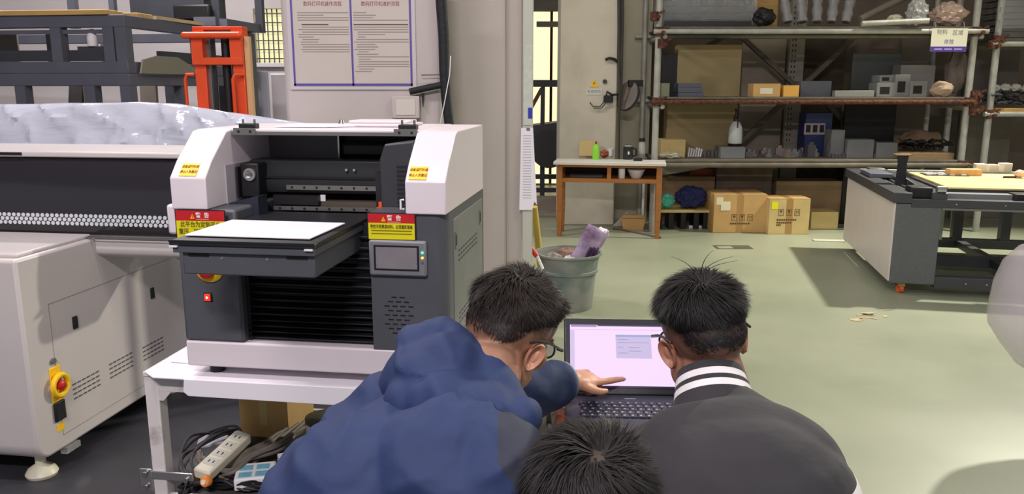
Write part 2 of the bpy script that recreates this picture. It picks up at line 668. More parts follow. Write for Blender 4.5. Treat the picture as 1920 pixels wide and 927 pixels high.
# white hood cheeks
hp_r = [(-.012, .488), (-.012, .575), (.03, .62), (.125, .695), (.16, .70), (.545, .70), (.55, .695), (.55, .488)]
PP('right_hood', MB().prism(hp_r, 'x', .667, .777), M_white_mach, bevel=.016, seg=4)
hp_l = [(-.012, .418), (-.012, .575), (.03, .62), (.125, .695), (.16, .70), (.545, .70), (.55, .695), (.55, .418)]
PP('left_hood', MB().prism([(y, max(z, .488)) for y, z in hp_l], 'x', 0, .105), M_white_mach, bevel=.016, seg=4)
PP('hood_skirt', MB().bb(-.02, .02, -.01, .40, .415, .50), M_white_mach, bevel=.008)
top = PP('top_cover', MB().bb(.10, .675, .165, .55, .686, .701), M_white_mach, bevel=.003)
PP('front_lip', MB().bb(.105, .667, .150, .1665, .684, .694), M_rail, top)
PP('rear_cover', MB().bb(.10, .675, .53, .551, .488, .69), M_white_mach)
# interior
PP('inner_back_plate', MB().bb(.105, .340, .40, .405, .43, .686), mat('inner grey plate', (104, 100, 104), .5, var=.08))
PP('plate_edge', MB().bb(.338, .343, .392, .40, .59, .686), M_steel)
PP('inner_dark_back', MB().bb(.343, .667, .44, .445, .43, .686), M_black)
PP('inner_conduit', MB().bb(.36, .66, .36, .43, .605, .65), M_dark, bevel=.01)
PP('left_inner_cheek', MB().bb(.105, .108, .10, .45, .43, .60), mat('lilac white inner cheek', (168, 160, 170), .5))
beam = PP('gantry_beam', MB().prism([(.22, .508), (.215, .54), (.225, .575), (.225, .605), (.31, .605), (.31, .508)], 'x', .12, .64), M_dark, bevel=.003)
PP('beam_groove', MB().bb(.12, .62, .210, .218, .553, .557), M_black, beam)
rail = PP('linear_rail', MB().bb(.24, .62, .208, .216, .519, .533), M_rail, beam)
for i in range(10):
    x = .258 + i * .0385
    PP('screw', MB().cyl((x, .209, .526), (x, .2065, .526), .0038, n=8), M_black, rail)
rail2 = PP('lower_rail', MB().bb(.20, .64, .20, .215, .458, .470), M_rail)
for i in range(11):
    x = .22 + i * .0385
    PP('screw', MB().cyl((x, .201, .464), (x, .1985, .464), .0038, n=8), M_black, rail2)
PP('bed_slab', MB().bb(.26, .62, .225, .42, .462, .484), mat('dull brown bed', (92, 82, 70), .6, var=.2))
PP('bed_block', MB().bb(.20, .34, .20, .26, .475, .503), M_black)
PP('white_tab', MB().bb(.33, .355, .222, .226, .484, .503), M_white)
for x in (.428, .452):
    PP('bolt', MB().cyl((x, .216, .580), (x, .209, .580), .004, n=8), M_steel, beam)
pb = PP('pulley_block', MB().bb(.118, .175, .165, .24, .50, .60), M_black, bevel=.004)
pm = MB()
pm.lathe([(.012, -.004), (.0185, -.004), (.0185, .004), (.012, .004), (.012, -.004)], n=20)
ring = PP('pulley_ring', pm, M_steel, pb, smooth=True)
ring.location = (.150, .160, .568)
ring.rotation_euler = (math.pi / 2, 0, 0)
PP('pulley_hub', MB().cyl((.150, .165, .568), (.150, .155, .568), .006), M_rail, pb, smooth=True)
PP('bracket_plate', MB().bb(.112, .118, .15, .26, .50, .59), M_black)
PP('left_shelf_plate', MB().prism([(.10, .488), (.10, .45), (.20, .45), (.20, .512)], 'y', .10, .16), mat('blue black plate', (34, 40, 52), .5))
car = PP('print_carriage', MB().prism([(.562, .432), (.562, .62), (.578, .664), (.665, .676), (.665, .432)], 'y', .105, .20), mat('charcoal carriage', (52, 53, 57), .45, var=.08), bevel=.006)
for i in range(10):
    z = .60 - i * .0125
    PP('louvre', MB().bb(.612, .655, .1025, .106, z, z + .0055), M_black, car)
PP('carriage_strip', MB().bb(.548, .562, .11, .19, .432, .585), M_black, car)
PP('orange_tab', MB().prism([(.552, .455), (.552, .488), (.558, .488), (.558, .503), (.567, .503), (.567, .455)], 'y', .100, .106), mat('orange tab', (226, 84, 36), .5), car)
PP('hook', MB().tube([(.66, .0, .525), (.652, -.004, .525), (.652, -.004, .500), (.66, 0, .500)], .003, 6), M_white)
# latches on the top edge
for x in (.148, .628):
    lt = PP('latch', MB().bb(x - .026, x + .026, .165, .195, .701, .716), M_black, bevel=.003)
    PP('latch_plate', MB().bb(x - .034, x + .034, .148, .152, .684, .704), M_rail, lt)
    for dx in (-.018, .018):
        PP('screw', MB().cyl((x + dx, .1485, .694), (x + dx, .1465, .694), .004, n=8), M_black, lt)
        PP('pin', MB().cyl((x + dx, .18, .716), (x + dx, .18, .728), .0035, n=8), M_rail, lt)
# sliding platform
pf = PP('platform', MB().bb(.160, .526, -.302, .17, .446, .458), M_dark, bevel=.002)
PP('platform_edge', MB().bb(.160, .526, -.304, -.300, .4545, .460), M_black, pf)
for x in (.172, .512):
    PP('corner_tab', MB().bb(x - .010, x + .010, -.306, -.296, .4425, .4465), M_white, pf)
PP('support_plate', MB().bb(.166, .524, -.298, .12, .428, .446), M_grey_mach, pf, bevel=.002)
tr = PP('tray_box', MB().bb(.182, .518, -.285, .10, .372, .428), M_grey_mach, bevel=.004)
for x in (.225, .475):
    PP('slot', MB().bb(x - .026, x + .026, -.2865, -.284, .417, .424), M_black, tr)
for x in (.285, .40):
    PP('screw', MB().cyl((x, -.2845, .415), (x, -.287, .415), .0035, n=10), M_steel, tr)
# touch panel
hmi = PP('touch_panel', MB().bb(.562, .722, -.016, .001, .318, .416), mat('panel bezel grey', (122, 122, 128), .4), bevel=.006)
PP('screen_rim', MB().bb(.577, .702, -.0175, -.015, .334, .403), M_black, hmi)
PP('screen', MB().bb(.583, .697, -.0185, -.0165, .339, .398), mat('idle grey screen', (132, 128, 132), .25, var=.1, vscale=20), hmi)
for z, m in ((.385, mat('green lamp', (60, 255, 150), .4, emit=2.5)), (.371, mat('amber lamp', (255, 170, 70), .4, emit=2.0)), (.358, M_rail)):
    PP('indicator', MB().cyl((.7115, -.0155, z), (.7115, -.0185, z), .0035, n=12), m, hmi)
# front vent slots on the right panel
rowx = [(.605, 2), (.595, 3), (.585, 4), (.595, 3), (.585, 4), (.595, 3), (.585, 4), (.595, 3), (.605, 2)]
for i, (x0, n) in enumerate(rowx):
    z = .255 - i * .0128
    for k in range(n):
        x = .597 + (4 - n) * .0105 + k * .0225
        PP('vent_slot', MB().bb(x, x + .0145, -.0012, .002, z - .0016, z + .0016), M_black, right_panel)
# side door with latches and slots
M_side = mat('grey green side panel', (118, 120, 118), .5, var=.08)
sd = PP('side_door', MB().bb(.776, .7785, .075, .52, .12, .462), M_side, right_panel, bevel=.001)
for y, z in ((.10, .40), (.475, .405)):
    PP('door_latch', MB().bb(.7780, .7805, y - .013, y + .013, z - .024, z + .024), M_rail, right_panel)
    PP('latch_slot', MB().bb(.7800, .7812, y - .006, y + .006, z - .015, z + .015), M_black, right_panel)
for zc in (.36, .175):
    for r in range(3):
        for k in range(9):
            y = .135 + k * .033
            PP('side_slot', MB().bb(.7782, .7792, y, y + .02, zc - r * .014, zc - r * .014 + .004), M_black, right_panel)
# emergency stop and power switch
es = PP('emergency_stop', MB().lathe([(.0, .012), (.014, .014), (.030, .010), (.036, .004), (.036, 0), (.0, 0)], n=24), M_yellow2, smooth=True)
es.location = (.092, -.001, .312)
es.rotation_euler = (math.pi / 2, 0, 0)
es.scale = (1.1, .9, 1)
PP('stop_knob', MB().lathe([(.0, .030), (.012, .029), (.019, .024), (.019, .018), (.010, .015), (.010, .008), (0, .008)], n=20), M_red, es, smooth=True)
swt = PP('power_switch', MB().bb(.068, .094, -.004, .001, .222, .248), M_black, bevel=.002)
PP('switch_lamp', MB().bb(.071, .089, -.007, -.003, .225, .245), mat('lit red switch', (255, 40, 28), .4, emit=1.6), swt, bevel=.002)
PP('switch_glow', MB().ell((.080, -.007, .235), (.0035, .002, .0035), nu=10, nv=6), mat('switch hot spot', (255, 170, 150), .4, emit=3.0), swt)

RXV = (math.pi / 2, 0, 0)


def warn_sign(x0, x1, y, z0, z1, line1, line2, parent):
    zm = z1 - (z1 - z0) * .36
    sg = PP('warning_sign', MB().bb(x0 - .003, x1 + .003, y, y + .0015, z0 - .002, z1 + .003), M_dark, parent)
    PP('red_band', MB().bb(x0, x1, y - .0008, y, zm, z1), M_red, sg)
    PP('yellow_band', MB().bb(x0, x1, y - .0008, y, z0, zm), M_yellow, sg)
    w = x1 - x0
    zc = (zm + z1) / 2
    cx = (x0 + x1) / 2 - .006
    tri = MB().prism([(cx - .022, zc - .008), (cx - .010, zc - .008), (cx - .016, zc + .005)], 'y', y - .0016, y - .0008)
    PP('hazard_triangle', tri, M_yellow2, sg)
    PP('exclamation_mark', MB().bb(cx - .0166, cx - .0154, y - .002, y - .0015, zc - .006, zc + .002), M_ink, sg)
    text_mesh('heading', '警  告', .0155, mat('sign lettering', (244, 228, 226), .6), sg, (cx + .014, y - .0012, zc + .001), RXV, bold=.0003)
    PP('heading_line', MB().bb(cx - .004, cx + .032, y - .0014, y - .0008, zc - .0105, zc - .0085), mat('sign pink line', (230, 150, 148), .6), sg)
    text_mesh('wording', line1, .0112 if len(line1) > 10 else .0175, M_ink_olive, sg, ((x0 + x1) / 2, y - .0012, zm - .0105), RXV, bold=.0002, sx=.70 if len(line1) > 10 else .85)
    if line2:
        text_mesh('wording', line2, .0175, M_ink_olive, sg, (x0 + .006, y - .0012, zm - .031), RXV, align='LEFT', bold=.0002, sx=.85)
    else:
        for q in (.021, .029):
            PP('small_print', MB().bb(x0 + .008, x1 - .008, y - .0012, y - .0008, zm - q - .0012, zm - q + .0012), M_ink_olive, sg)
    return sg


warn_sign(.562, .690, -.008, .418, .487, '更换不同厚度材料，必须重新测高', None, right_panel)
warn_sign(.018, .160, -.026, .408, .487, '此平台为定制平台', '重压，磕碰', pr8)


def small_label(x0, x1, y, z, tilt, l1, l2):
    sg = PP('caution_label', MB().bb(x0, x1, -.0006, .0006, -.022, .022), M_yellow2)
    sg.location = (0, y, z)
    sg.rotation_euler = (tilt, 0, 0)
    cx = (x0 + x1) / 2
    mt = mat('label lettering', (150, 84, 6), .7)
    text_mesh('wording', l1, .0105, mt, sg, (cx, -.0010, .010), RXV, bold=.0001, sx=.78)
    text_mesh('wording', l2, .0105, mt, sg, (cx, -.0010, -.008), RXV, bold=.0001, sx=.78)


small_label(.676, .724, .006, .596, math.radians(-44), '设备运行时请', '禁止人员靠近')
small_label(.026, .076, .006, .596, math.radians(-44), '设备运行时请', '禁止人员靠近')

# paper sheet lying on the platform
o = MB().prism([(.172, -.250), (.497, -.255), (.505, -.030), (.180, -.022)], 'z', .4605, .4640).build('white_sheet', M_paper, None, bevel=.0008, loc=P0, rz=RZ8)
tag(o, 'blank white sheet lying on the printer tray', 'sheet')
o = MB().prism([(.20, .24), (.36, .24), (.43, .30), (.40, .40), (.20, .42)], 'z', .7025, .7055).build('paper_offcut', M_paper, None, loc=P0, rz=RZ8)
tag(o, 'white paper offcut with slanted corner on the left of the printer top', 'paper')
lp = thing('white_tray', 'flat white tray with a small knob lying on the printer top', 'tray', L8(.48, .36, .7025), RZ8)
MB().bb(-.10, .115, -.06, .12, 0, .008).build('plate', M_white_mach, lp, bevel=.002)
MB().bb(-.085, .10, -.02, .10, .0081, .017).build('raised_panel', M_white_mach, lp, bevel=.003)
MB().cyl((-.10, -.04, .008), (-.10, -.04, .020), .010, .006).build('knob', M_rail, lp, smooth=True)
# white saucer with black cable scraps at the table's left end
sc = thing('scrap_tray', 'shallow white tray of black cable scraps beside the printer base', 'tray', L8(-.055, .13, -.0055), RZ8)
MB().prism([(-.062, -.03), (.045, -.035), (.048, .05), (-.05, .06)], 'z', 0, .008).build('tray', M_paper, sc, bevel=.003)
cs = MB()
random.seed(3)
for i in range(7):
    a = random.uniform(0, 3.1)
    c = Vector((random.uniform(-.02, .03), random.uniform(-.01, .03), .014 + .004 * i))
    d = Vector((math.cos(a), math.sin(a), .1)) * .022
    cs.tube([c - d, c + Vector((0, 0, .006)), c + d], .005, 6)
cs.build('cable_scrap', M_black, sc, smooth=True)

# ------------------------------------------------------------------ clutter on the lower shelf of the table
ZS = .2802


def on_shelf(u, v, z=ZS):
    return PZ(u, v, z)


a, b = on_shelf(452, 818), on_shelf(552, 826)
ctn = thing('cardboard_box', 'plain brown cardboard box under the printer table', 'box', a, math.atan2(b.y - a.y, b.x - a.x))
w = .185
MB().bb(0, w, 0, .22, 0, .245).build('carton_body', M_card, ctn, bevel=.003)
MB().prism([(0, .245), (w, .245), (w, .25), (0, .25)], 'y', -.02, .10).build('flap', M_card, ctn)
MB().bb(w * .42, w * .58, -.0008, 0, .05, .245).build('tape', M_card_pale, ctn)

# power strip
a, b = on_shelf(376, 880, .36), on_shelf(458, 826, .36)
ps = thing('power_strip', 'cream power strip lying slanted over the cable heap', 'power strip', (a + b) / 2 - Vector((0, 0, .02)), math.atan2(b.y - a.y, b.x - a.x))
ln = max(.20, min(.30, (b - a).length))
ps.rotation_euler = (math.radians(8), math.radians(-10), math.atan2(b.y - a.y, b.x - a.x))
M_cream = mat('cream plastic', (226, 220, 196), .4)
body = MB().bb(-ln / 2, ln / 2, -.030, .030, 0, .036).build('case', M_cream, ps, bevel=.006)
for i in range(4):
    x = -ln / 2 + .05 + i * .045
    s_ = MB().bb(x - .017, x + .017, -.021, .021, .0358, .0372).build('socket', mat('socket face', (206, 206, 190), .5), ps)
    for dy in (-.008, .008):
        MB().bb(x - .006, x + .006, dy - .0018, dy + .0018, .0368, .0378).build('hole', M_ink, s_)
MB().bb(ln / 2 - .001, ln / 2 + .004, -.026, .026, .004, .032).build('end_cap', M_rail, ps)

# heap of grey cables
def cable_heap(name, label, anchors, n, r, m, seed, spread, zbase):
    random.seed(seed)
    mb = MB()
    for i in range(n):
        pts = []
        ph = random.uniform(0, 6)
        for j, (u, v, z) in enumerate(anchors):
            p = on_shelf(u, v, z)
            p = p + Vector((math.sin(ph + j) * spread, math.cos(ph * 1.3 + j) * spread, 0))
            p.z = max(zbase + r, z + random.uniform(-.5, 1) * spread)
            pts.append(p)
        # smooth through Catmull-Rom
        out = []
        for j in range(len(pts) - 1):
            p0_, p1_, p2_, p3_ = pts[max(j - 1, 0)], pts[j], pts[j + 1], pts[min(j + 2, len(pts) - 1)]
            for t in (0, .2, .4, .6, .8):
                out.append(.5 * ((2 * p1_) + (-p0_ + p2_) * t + (2 * p0_ - 5 * p1_ + 4 * p2_ - p3_) * t * t + (-p0_ + 3 * p1_ - 3 * p2_ + p3_) * t ** 3))
        out.append(pts[-1])
        mb.tube(out, r, 7)
    o = mb.build(name, m, None, smooth=True)
    return tag(o, label, 'cable')


M_cable = mat('grey cable sheath', (118, 110, 102), .6, var=.2, vscale=20)
cable_heap('cable_bundle', 'thick bundle of grey brown cables on the lower table shelf', [(560, 800, .30), (520, 835, .32), (470, 862, .32), (430, 890, .31), (390, 880, .31), (375, 860, .32)], 13, .0065, M_cable, 5, .022, ZS)
cable_heap('cable_bundle', 'looped black and grey cables behind the cream power strip', [(360, 905, .30), (345, 870, .33), (365, 835, .34), (405, 812, .34), (440, 812, .32), (450, 830, .30)], 6, .0048, mat('charcoal cable', (70, 68, 70), .5), 9, .024, ZS)
cable_heap('cable_bundle', 'tangle of black leads hanging at the front of the table shelf', [(345, 930, .29), (370, 900, .30), (420, 905, .30), (480, 912, .30), (540, 905, .30), (560, 915, .30)], 8, .005, M_black, 12, .026, ZS)

# orange plug
c = on_shelf(387, 903, .335)
pg = thing('cable_plug', 'orange round cable plug hanging at the front of the shelf clutter', 'plug', c)
pg.rotation_euler = (math.radians(75), math.radians(15), math.radians(-20))
MB().lathe([(0, .012), (.014, .012), (.017, .008), (.017, -.008), (.012, -.014), (0, -.014)], n=18).build('plug_body', mat('orange plug', (240, 140, 60), .5), pg, smooth=True)
MB().cyl((0, 0, .012), (0, 0, .016), .008).build('plug_face', M_cream, pg)
# white box with blue print
a, b = on_shelf(447, 908, .285), on_shelf(525, 872, .285)
wbx = thing('cartridge_box', 'white box with pale blue squares printed on top, under the table', 'box', on_shelf(480, 905, .29), math.radians(12))
MB().bb(-.06, .06, -.05, .06, 0, .040).build('case', M_white, wbx, bevel=.005)
M_ltblue = mat('pale blue print', (120, 190, 214), .6, var=.2, vscale=60)
for x in (-.028, .022):
    for y in (-.022, .025):
        MB().bb(x - .02, x + .02, y - .017, y + .017, .0398, .0405).build('printed_square', M_ltblue, wbx)
# small white card pieces and a blue-white tub
pot = thing('plastic_tub', 'round tub with blue band and olive lid under the table behind the cables', 'tub', on_shelf(612, 838))
MB().lathe([(.055, 0), (.062, .0), (.066, .10), (0.0, .10)], n=24).build('tub_wall', M_white, pot, smooth=True)
MB().lathe([(.0635, .03), (.0655, .03), (.067, .06), (.065, .06)], n=24).build('blue_band', mat('blue band', (60, 90, 160), .5), pot, smooth=True)
MB().lathe([(.068, .098), (.069, .112), (.05, .116), (0, .114)], n=24).build('lid', mat('olive lid', (84, 82, 60), .6, var=.3, vscale=20), pot, smooth=True)
o = MB().prism([(-.05, -.04), (.05, -.045), (.055, .05), (-.045, .05)], 'z', 0, .012).build('foam_pad', mat('pale grey foam', (196, 198, 204), .8), None, bevel=.003, loc=on_shelf(398, 830), rz=.3)
tag(o, 'pale grey foam pad lying behind the power strip', 'pad')
o = MB().bb(-.035, .035, -.03, .03, 0, .05).build('paper_carton', M_white, None, bevel=.003, loc=on_shelf(545, 880), rz=.5)
tag(o, 'small white carton between the blue printed box and the jacket', 'carton')

# ------------------------------------------------------------------ laptop table and laptop
ZL = .715
la = PZ(1058, 740, ZL + .02)
lb = PZ(1300, 744, ZL + .02)
lrz = math.atan2(lb.y - la.y, lb.x - la.x)
stand = thing('laptop_stand', 'small pale topped table under the laptop', 'table', ((la.x + lb.x) / 2 - .03, la.y - .12, 0), lrz)
MB().bb(-.26, .27, -.20, .16, ZL - .022, ZL - .001).build('table_top', mat('beige laminate', (206, 198, 168), .5, var=.1), stand, bevel=.004)
for x in (-.235, .245):
    for y in (-.175, .135):
        MB().bb(x - .015, x + .015, y - .015, y + .015, 0, ZL - .022).build('leg', M_tablepaint, stand)
for y in (-.175, .135):
    MB().bb(-.22, .23, y - .01, y + .01, .18, .21).build('stretcher', M_tablepaint, stand)
M_lap = mat('laptop plastic', (52, 54, 66), .4, var=.1)
M_lap_dk = mat('laptop bezel', (30, 31, 40), .35)
W_L = .365
lap = thing('laptop', 'open dark laptop with a bright lilac white screen', 'laptop', (la.x, la.y, ZL), lrz)
deck = MB().bb(0, W_L, -.245, 0, .0, .021).build('base', M_lap, lap, bevel=.004)
MB().bb(.03, W_L - .03, -.15, -.045, .0205, .0215).build('keyboard_well', M_lap_dk, lap)
kw = (W_L - .07) / 15
key = None
M_key = mat('dark keycap', (44, 46, 58), .45)
M_leg = mat('key legend', (168, 170, 190), .6)
for r in range(5):
    for k in range(15):
        x = .035 + k * kw + (.004 * (r % 3))
        y = -.054 - r * .0195
        if key is None:
            ko = MB().bb(0, kw * .86, -.0165, 0, 0, .003).build('key', M_key, lap)
            lg = MB().bb(kw * .2, kw * .45, -.009, -.004, .003, .0032).build('legend', M_leg, ko)
            key = (ko.data, lg.data)
            ko.location = (x, y, .0215)
        else:
            ko = bpy.data.objects.new('key', key[0])
            COL.objects.link(ko)
            ko.parent = lap
            ko.location = (x, y, .0215)
            lg = bpy.data.objects.new('legend', key[1])
            COL.objects.link(lg)
            lg.parent = ko
MB().bb(W_L * .5 - .05, W_L * .5 + .05, -.235, -.165, .0205, .0216).build('touchpad', M_lap_dk, lap)
MB().bb(W_L * .42, W_L * .50, -.028, -.022, .0205, .0214).build('maker_mark', mat('faint mark', (120, 122, 140), .5), lap)
lid = bpy.data.objects.new('lid', None)
# the lid is one mesh, leaning back about its hinge
LT = math.radians(40)
HL = .215
lidm = MB().bb(0, W_L, 0, .010, 0, HL).build('lid', M_lap_dk, lap, bevel=.004)
lidm.location = (0, -.002, .022)
lidm.rotation_euler = (-LT, 0, 0)
scr = MB().bb(.016, W_L - .016, -.0012, .0005, .022, HL - .020).build('screen', mat('lit lilac screen', (243, 216, 254), .4, emit=1.06, lit_only=True), lidm)
MB().bb(.016, W_L - .016, -.0018, -.0011, .018, .0235).build('task_bar', mat('task bar', (30, 28, 50), .5), lidm)
for i in range(4):
    MB().bb(W_L - .05 - i * .008, W_L - .046 - i * .008, -.0022, -.0017, .0195, .022).build('tray_icon', M_white, lidm)
M_ui = mat('window chrome lilac', (224, 208, 244), .5, emit=.9, lit_only=True)
M_ui2 = mat('window chrome grey', (170, 158, 204), .5, emit=.8, lit_only=True)
MB().bb(.09, W_L - .016, -.0018, -.0011, HL - .0235, HL - .0195).build('title_bar', mat('dark title bar', (50, 40, 70), .5), lidm)
MB().bb(.018, .088, -.0018, -.0011, HL - .026, HL - .0195).build('menu_icons', M_ui2, lidm)
MB().bb(.016, W_L - .016, -.0016, -.0011, HL - .034, HL - .0335).build('menu_line', M_ui2, lidm)
MB().bb(.016, .028, -.0016, -.0011, .026, HL - .036).build('side_tools', M_ui, lidm)
dlg = MB().bb(.138, .232, -.0020, -.0011, HL - .115, HL - .048).build('dialog_window', mat('dialog', (220, 206, 244), .5, emit=.85, lit_only=True), lidm)
MB().bb(.138, .232, -.0024, -.0019, HL - .054, HL - .048).build('dialog_title', mat('dialog title', (170, 186, 236), .5, emit=.85, lit_only=True), lidm)
for z, x0, x1 in ((.062, .143, .172), (.070, .143, .225), (.084, .143, .158), (.084, .172, .20), (.094, .172, .205), (.100, .143, .17)):
    MB().bb(x0, x1, -.0024, -.0019, HL - z - .0012, HL - z).build('dialog_line', M_ui2, lidm)
MB().cyl((W_L * .62, -.0006, HL - .010), (W_L * .62, .0005, HL - .010), .003, n=10).build('webcam', M_black, lidm)
for x in (.06, W_L - .06):
    MB().cyl((x - .025, -.002, .020), (x + .025, -.002, .020), .008, n=12).build('hinge', M_lap_dk, lap, smooth=True)

# cable with plug at the laptop's left side, paper pieces on the small table
lq = lambda x, y, z: (la.x + x, la.y + y, ZL + z)
o = MB().tube([lq(-.004, -.04, .012), lq(-.02, -.045, .016), lq(-.035, -.06, .014), lq(-.042, -.085, .009), lq(-.045, -.11, .007)], .004, 8).build('usb_cable', M_black, None, smooth=True)
tag(o, 'short black cable curling from the left side of the laptop', 'cable')
ub = thing('usb_plug', 'black plug lying left of the laptop', 'plug', lq(-.046, -.135, .0002))
MB().bb(-.006, .006, -.022, .022, 0, .012).build('grip', M_black, ub, bevel=.003)
MB().bb(-.004, .004, -.036, -.022, .003, .009).build('contact', M_steel, ub)
o = MB().bb(-.012, .012, -.04, .04, 0, .012).build('orange_marker', mat('orange red plastic', (236, 96, 48), .5), None, bevel=.003, loc=lq(-.016, -.11, .0002), rz=-.1)
tag(o, 'orange red stick lying along the left edge of the laptop', 'stick')
# ------------------------------------------------------------------ big white flatbed machine at the left
LO = PZ(115, 845, 0.10)
LO.z = 0
LE = thing('flatbed_machine', 'large white flatbed printing machine with black curved cover at the left edge', 'machine', LO, RZ8)


def LS(u, v):
    """(depth, height) of a pixel on the machine's right side panel"""
    r = ray(u, v)
    c = Vector((0, 0, CAM_H))
    t = (0 - (c - LO).dot(E8X)) / r.dot(E8X)
    p = c + r * t
    return (p - LO).dot(E8Y), p.z


bp = [(-.12, .90), (-.12, .17)] + [(-.12 + .07 - .07 * math.cos(a), .17 - .07 * math.sin(a)) for a in [math.radians(15 * i) for i in range(1, 7)]] + [(.98, .10), (.98, .66), (.90, .70), (.62, .80), (.36, .90)]
MB().prism(bp, 'x', -1.7, 0).build('body', M_white_mach2, LE, bevel=.012, seg=3)
MB().bb(-1.7, -.02, -.08, .34, .898, .915).build('bed_top', M_white_mach2, LE, bevel=.006)
MB().bb(-1.7, -.16, -.126, -.118, .36, .76).build('front_recess', M_frame, LE, bevel=.004)
bm_ = MB().prism([(.345, .905), (.335, .885), (.335, .835), (.36, .815), (.66, .815), (.66, .905)], 'x', -1.7, .46).build('beam', M_white_mach2, LE, bevel=.008)
M_acryl = mat('black tinted acrylic', (38, 36, 42), .18, coat=.3)
cv = MB()
prof = [(.352, .908), (.345, .95), (.343, 1.00), (.350, 1.06), (.366, 1.12), (.392, 1.18), (.43, 1.232), (.70, 1.232), (.70, .908)]
cv.prism(prof, 'x', -1.7, .44)
cover = cv.build('black_cover', M_acryl, LE, smooth=True)
MB().prism([(.405, 1.228), (.405, 1.252), (.72, 1.262), (.72, 1.228)], 'x', -1.7, .45).build('top_lip', M_white_mach2, LE, bevel=.006)
MB().bb(-.50, -.35, .40, .45, 1.236, 1.248).build('lid_handle', M_black, LE)
hm = MB().cyl((0, 0, 0), (0, -.004, 0), .0085, n=10).mesh('perforation', mat('white perforation', (206, 210, 214), .5))
for r in range(3):
    for k in range(44):
        x = .385 - k * .0222 - (.0111 if r % 2 else 0)
        ho = bpy.data.objects.new('perforation', hm)
        COL.objects.link(ho)
        ho.parent = LE
        ho.location = (x, .3462 - .0006 * r, .957 + r * .0165)
for k in range(3):
    MB().bb(-1.7, .435, .30 + .015 * k, .31 + .015 * k, .9055 + .002 * k, .908 + .002 * k).build('ledge_strip', M_rail, LE)
M_dash = mat('small grey print', (90, 86, 84), .7)


def side_quad(name, y0, y1, z0, z1, m, t=.0022, par=None, bev=0):
    return MB().bb(-.001, t, y0, y1, z0, z1).build(name, m, par if par else LE, bevel=bev)


y0, z0 = LS(80, 580)
for (ya, yb, za, zb) in ((.02, .92, .575 + .12, .578 + .12), (.02, .92, .155, .158), (.02, .023, .155, .698)):
    side_quad('panel_seam', ya, yb, za, zb, mat('seam', (150, 144, 142), .6), .0008)
for u, v in ((140, 605), (285, 550)):
    y, z = LS(u, v)
    lt = side_quad('latch', y - .014, y + .014, z - .026, z + .026, M_black, .006, bev=.003)
for u, v in ((163, 723), (228, 686), (288, 655)):
    y, z = LS(u, v)
    for q in range(4):
        for j in range(6):
            side_quad('print_line', y - .085 + j * .029, y - .062 + j * .029, z + .03 - q * .02, z + .036 - q * .02, M_dash, .001)
y, z = LS(105, 722)
side_quad('stop_plate', y - .03, y + .03, z - .075, z + .075, M_yellow2, .004, bev=.004)
kb = MB().lathe([(0, .04), (.02, .038), (.028, .03), (.028, .02), (.016, .015), (.016, 0), (0, 0)], n=18).build('stop_knob', M_red, LE, smooth=True)
kb.location = (.003, y, z)
kb.scale = (.72, .72, .8)
kb.rotation_euler = (0, math.pi / 2, 0)
gd = MB().tube([(.02, y + math.cos(a) * .042, z + math.sin(a) * .042) for a in [math.radians(30 * i) for i in range(13)]], .011, 8).build('stop_guard', M_yellow2, LE, smooth=True)
MB().cyl((0, y - .005, z + .10), (.01, y - .005, z + .10), .012).build('key_switch', M_rail, LE, smooth=True)
y, z = LS(110, 770)
side_quad('socket', y - .028, y + .028, z - .04, z + .04, M_black, .012, bev=.004)
side_quad('socket_tag', y - .02, y + .02, z - .085, z - .055, M_yellow2, .002)
for y in (-.02, .9):
    for x in (-.08, -1.5):
        MB().lathe([(.055, 0), (.06, .012), (.05, .03), (.02, .05), (.02, .101), (0, .101)], (x, y, 0), n=20).build('levelling_foot', M_cream, LE, smooth=True)
MB().bb(-.02, .01, .02, .10, .075, .10).build('foot_bracket', M_steel, LE)

# ------------------------------------------------------------------ machine under plastic film behind it
fm = thing('wrapped_machine', 'long machine wrapped in shiny crumpled plastic film behind the black cover', 'machine', LO, RZ8)
MB().bb(-1.7, .48, 1.10, 1.26, 0, 1.27).build('machine_body', mat('lilac grey machine', (176, 176, 190), .6), fm, bevel=.02)
nx, ny = 150, 26
vs, fs = [], []


def film_top(x):
    pts = [(-1.8, 1.40), (-1.0, 1.43), (-.42, 1.438), (-.28, 1.445), (-.05, 1.435), (.2, 1.395), (.6, 1.345), (.7, 1.33)]
    for (a, za), (b, zb) in zip(pts, pts[1:]):
        if x <= b:
            return za + (zb - za) * (x - a) / (b - a)
    return pts[-1][1]


for i in range(nx + 1):
    x = -1.75 + 2.37 * i / nx
    for j in range(ny + 1):
        t = j / ny
        zt = film_top(x)
        if t < .55:      # front slope
            q = t / .55
            y = 1.05 + .14 * q ** 1.3
            z = 1.02 + (zt - 1.02) * (1 - (1 - q) ** 1.8)
        else:
            q = (t - .55) / .45
            y = 1.19 + .16 * q
            z = zt - .03 * q - (.5 * max(0, q - .85) / .15)
        p = Vector((x, y, z))
        n1 = noise.noise(Vector((x * 2.0 + z * 1.5, z * 6, y * 4)))
        n2 = noise.noise(Vector((x * 5 - z * 3, z * 22 + x * 4, y * 9 + 3)))
        rid = (1 - abs(noise.noise(Vector((x * 5 + z * 7, z * 4 - x * 3, 1.7))))) ** 6
        fan = math.sin((x + .55) * 30 + (zt - z) * 12) * math.exp(-((x + .45) / .35) ** 2) * (zt - z)
        amp = .030 * n1 + .018 * n2 + .030 * rid + .06 * fan
        vs.append((x, y - amp * (1 if t < .6 else .2), z + (.010 * n1 + .003 * n2) * (1 if t > .3 else .3)))
for i in range(nx):
    for j in range(ny):
        a = i * (ny + 1) + j
        fs.append((a, a + ny + 1, a + ny + 2, a + 1))
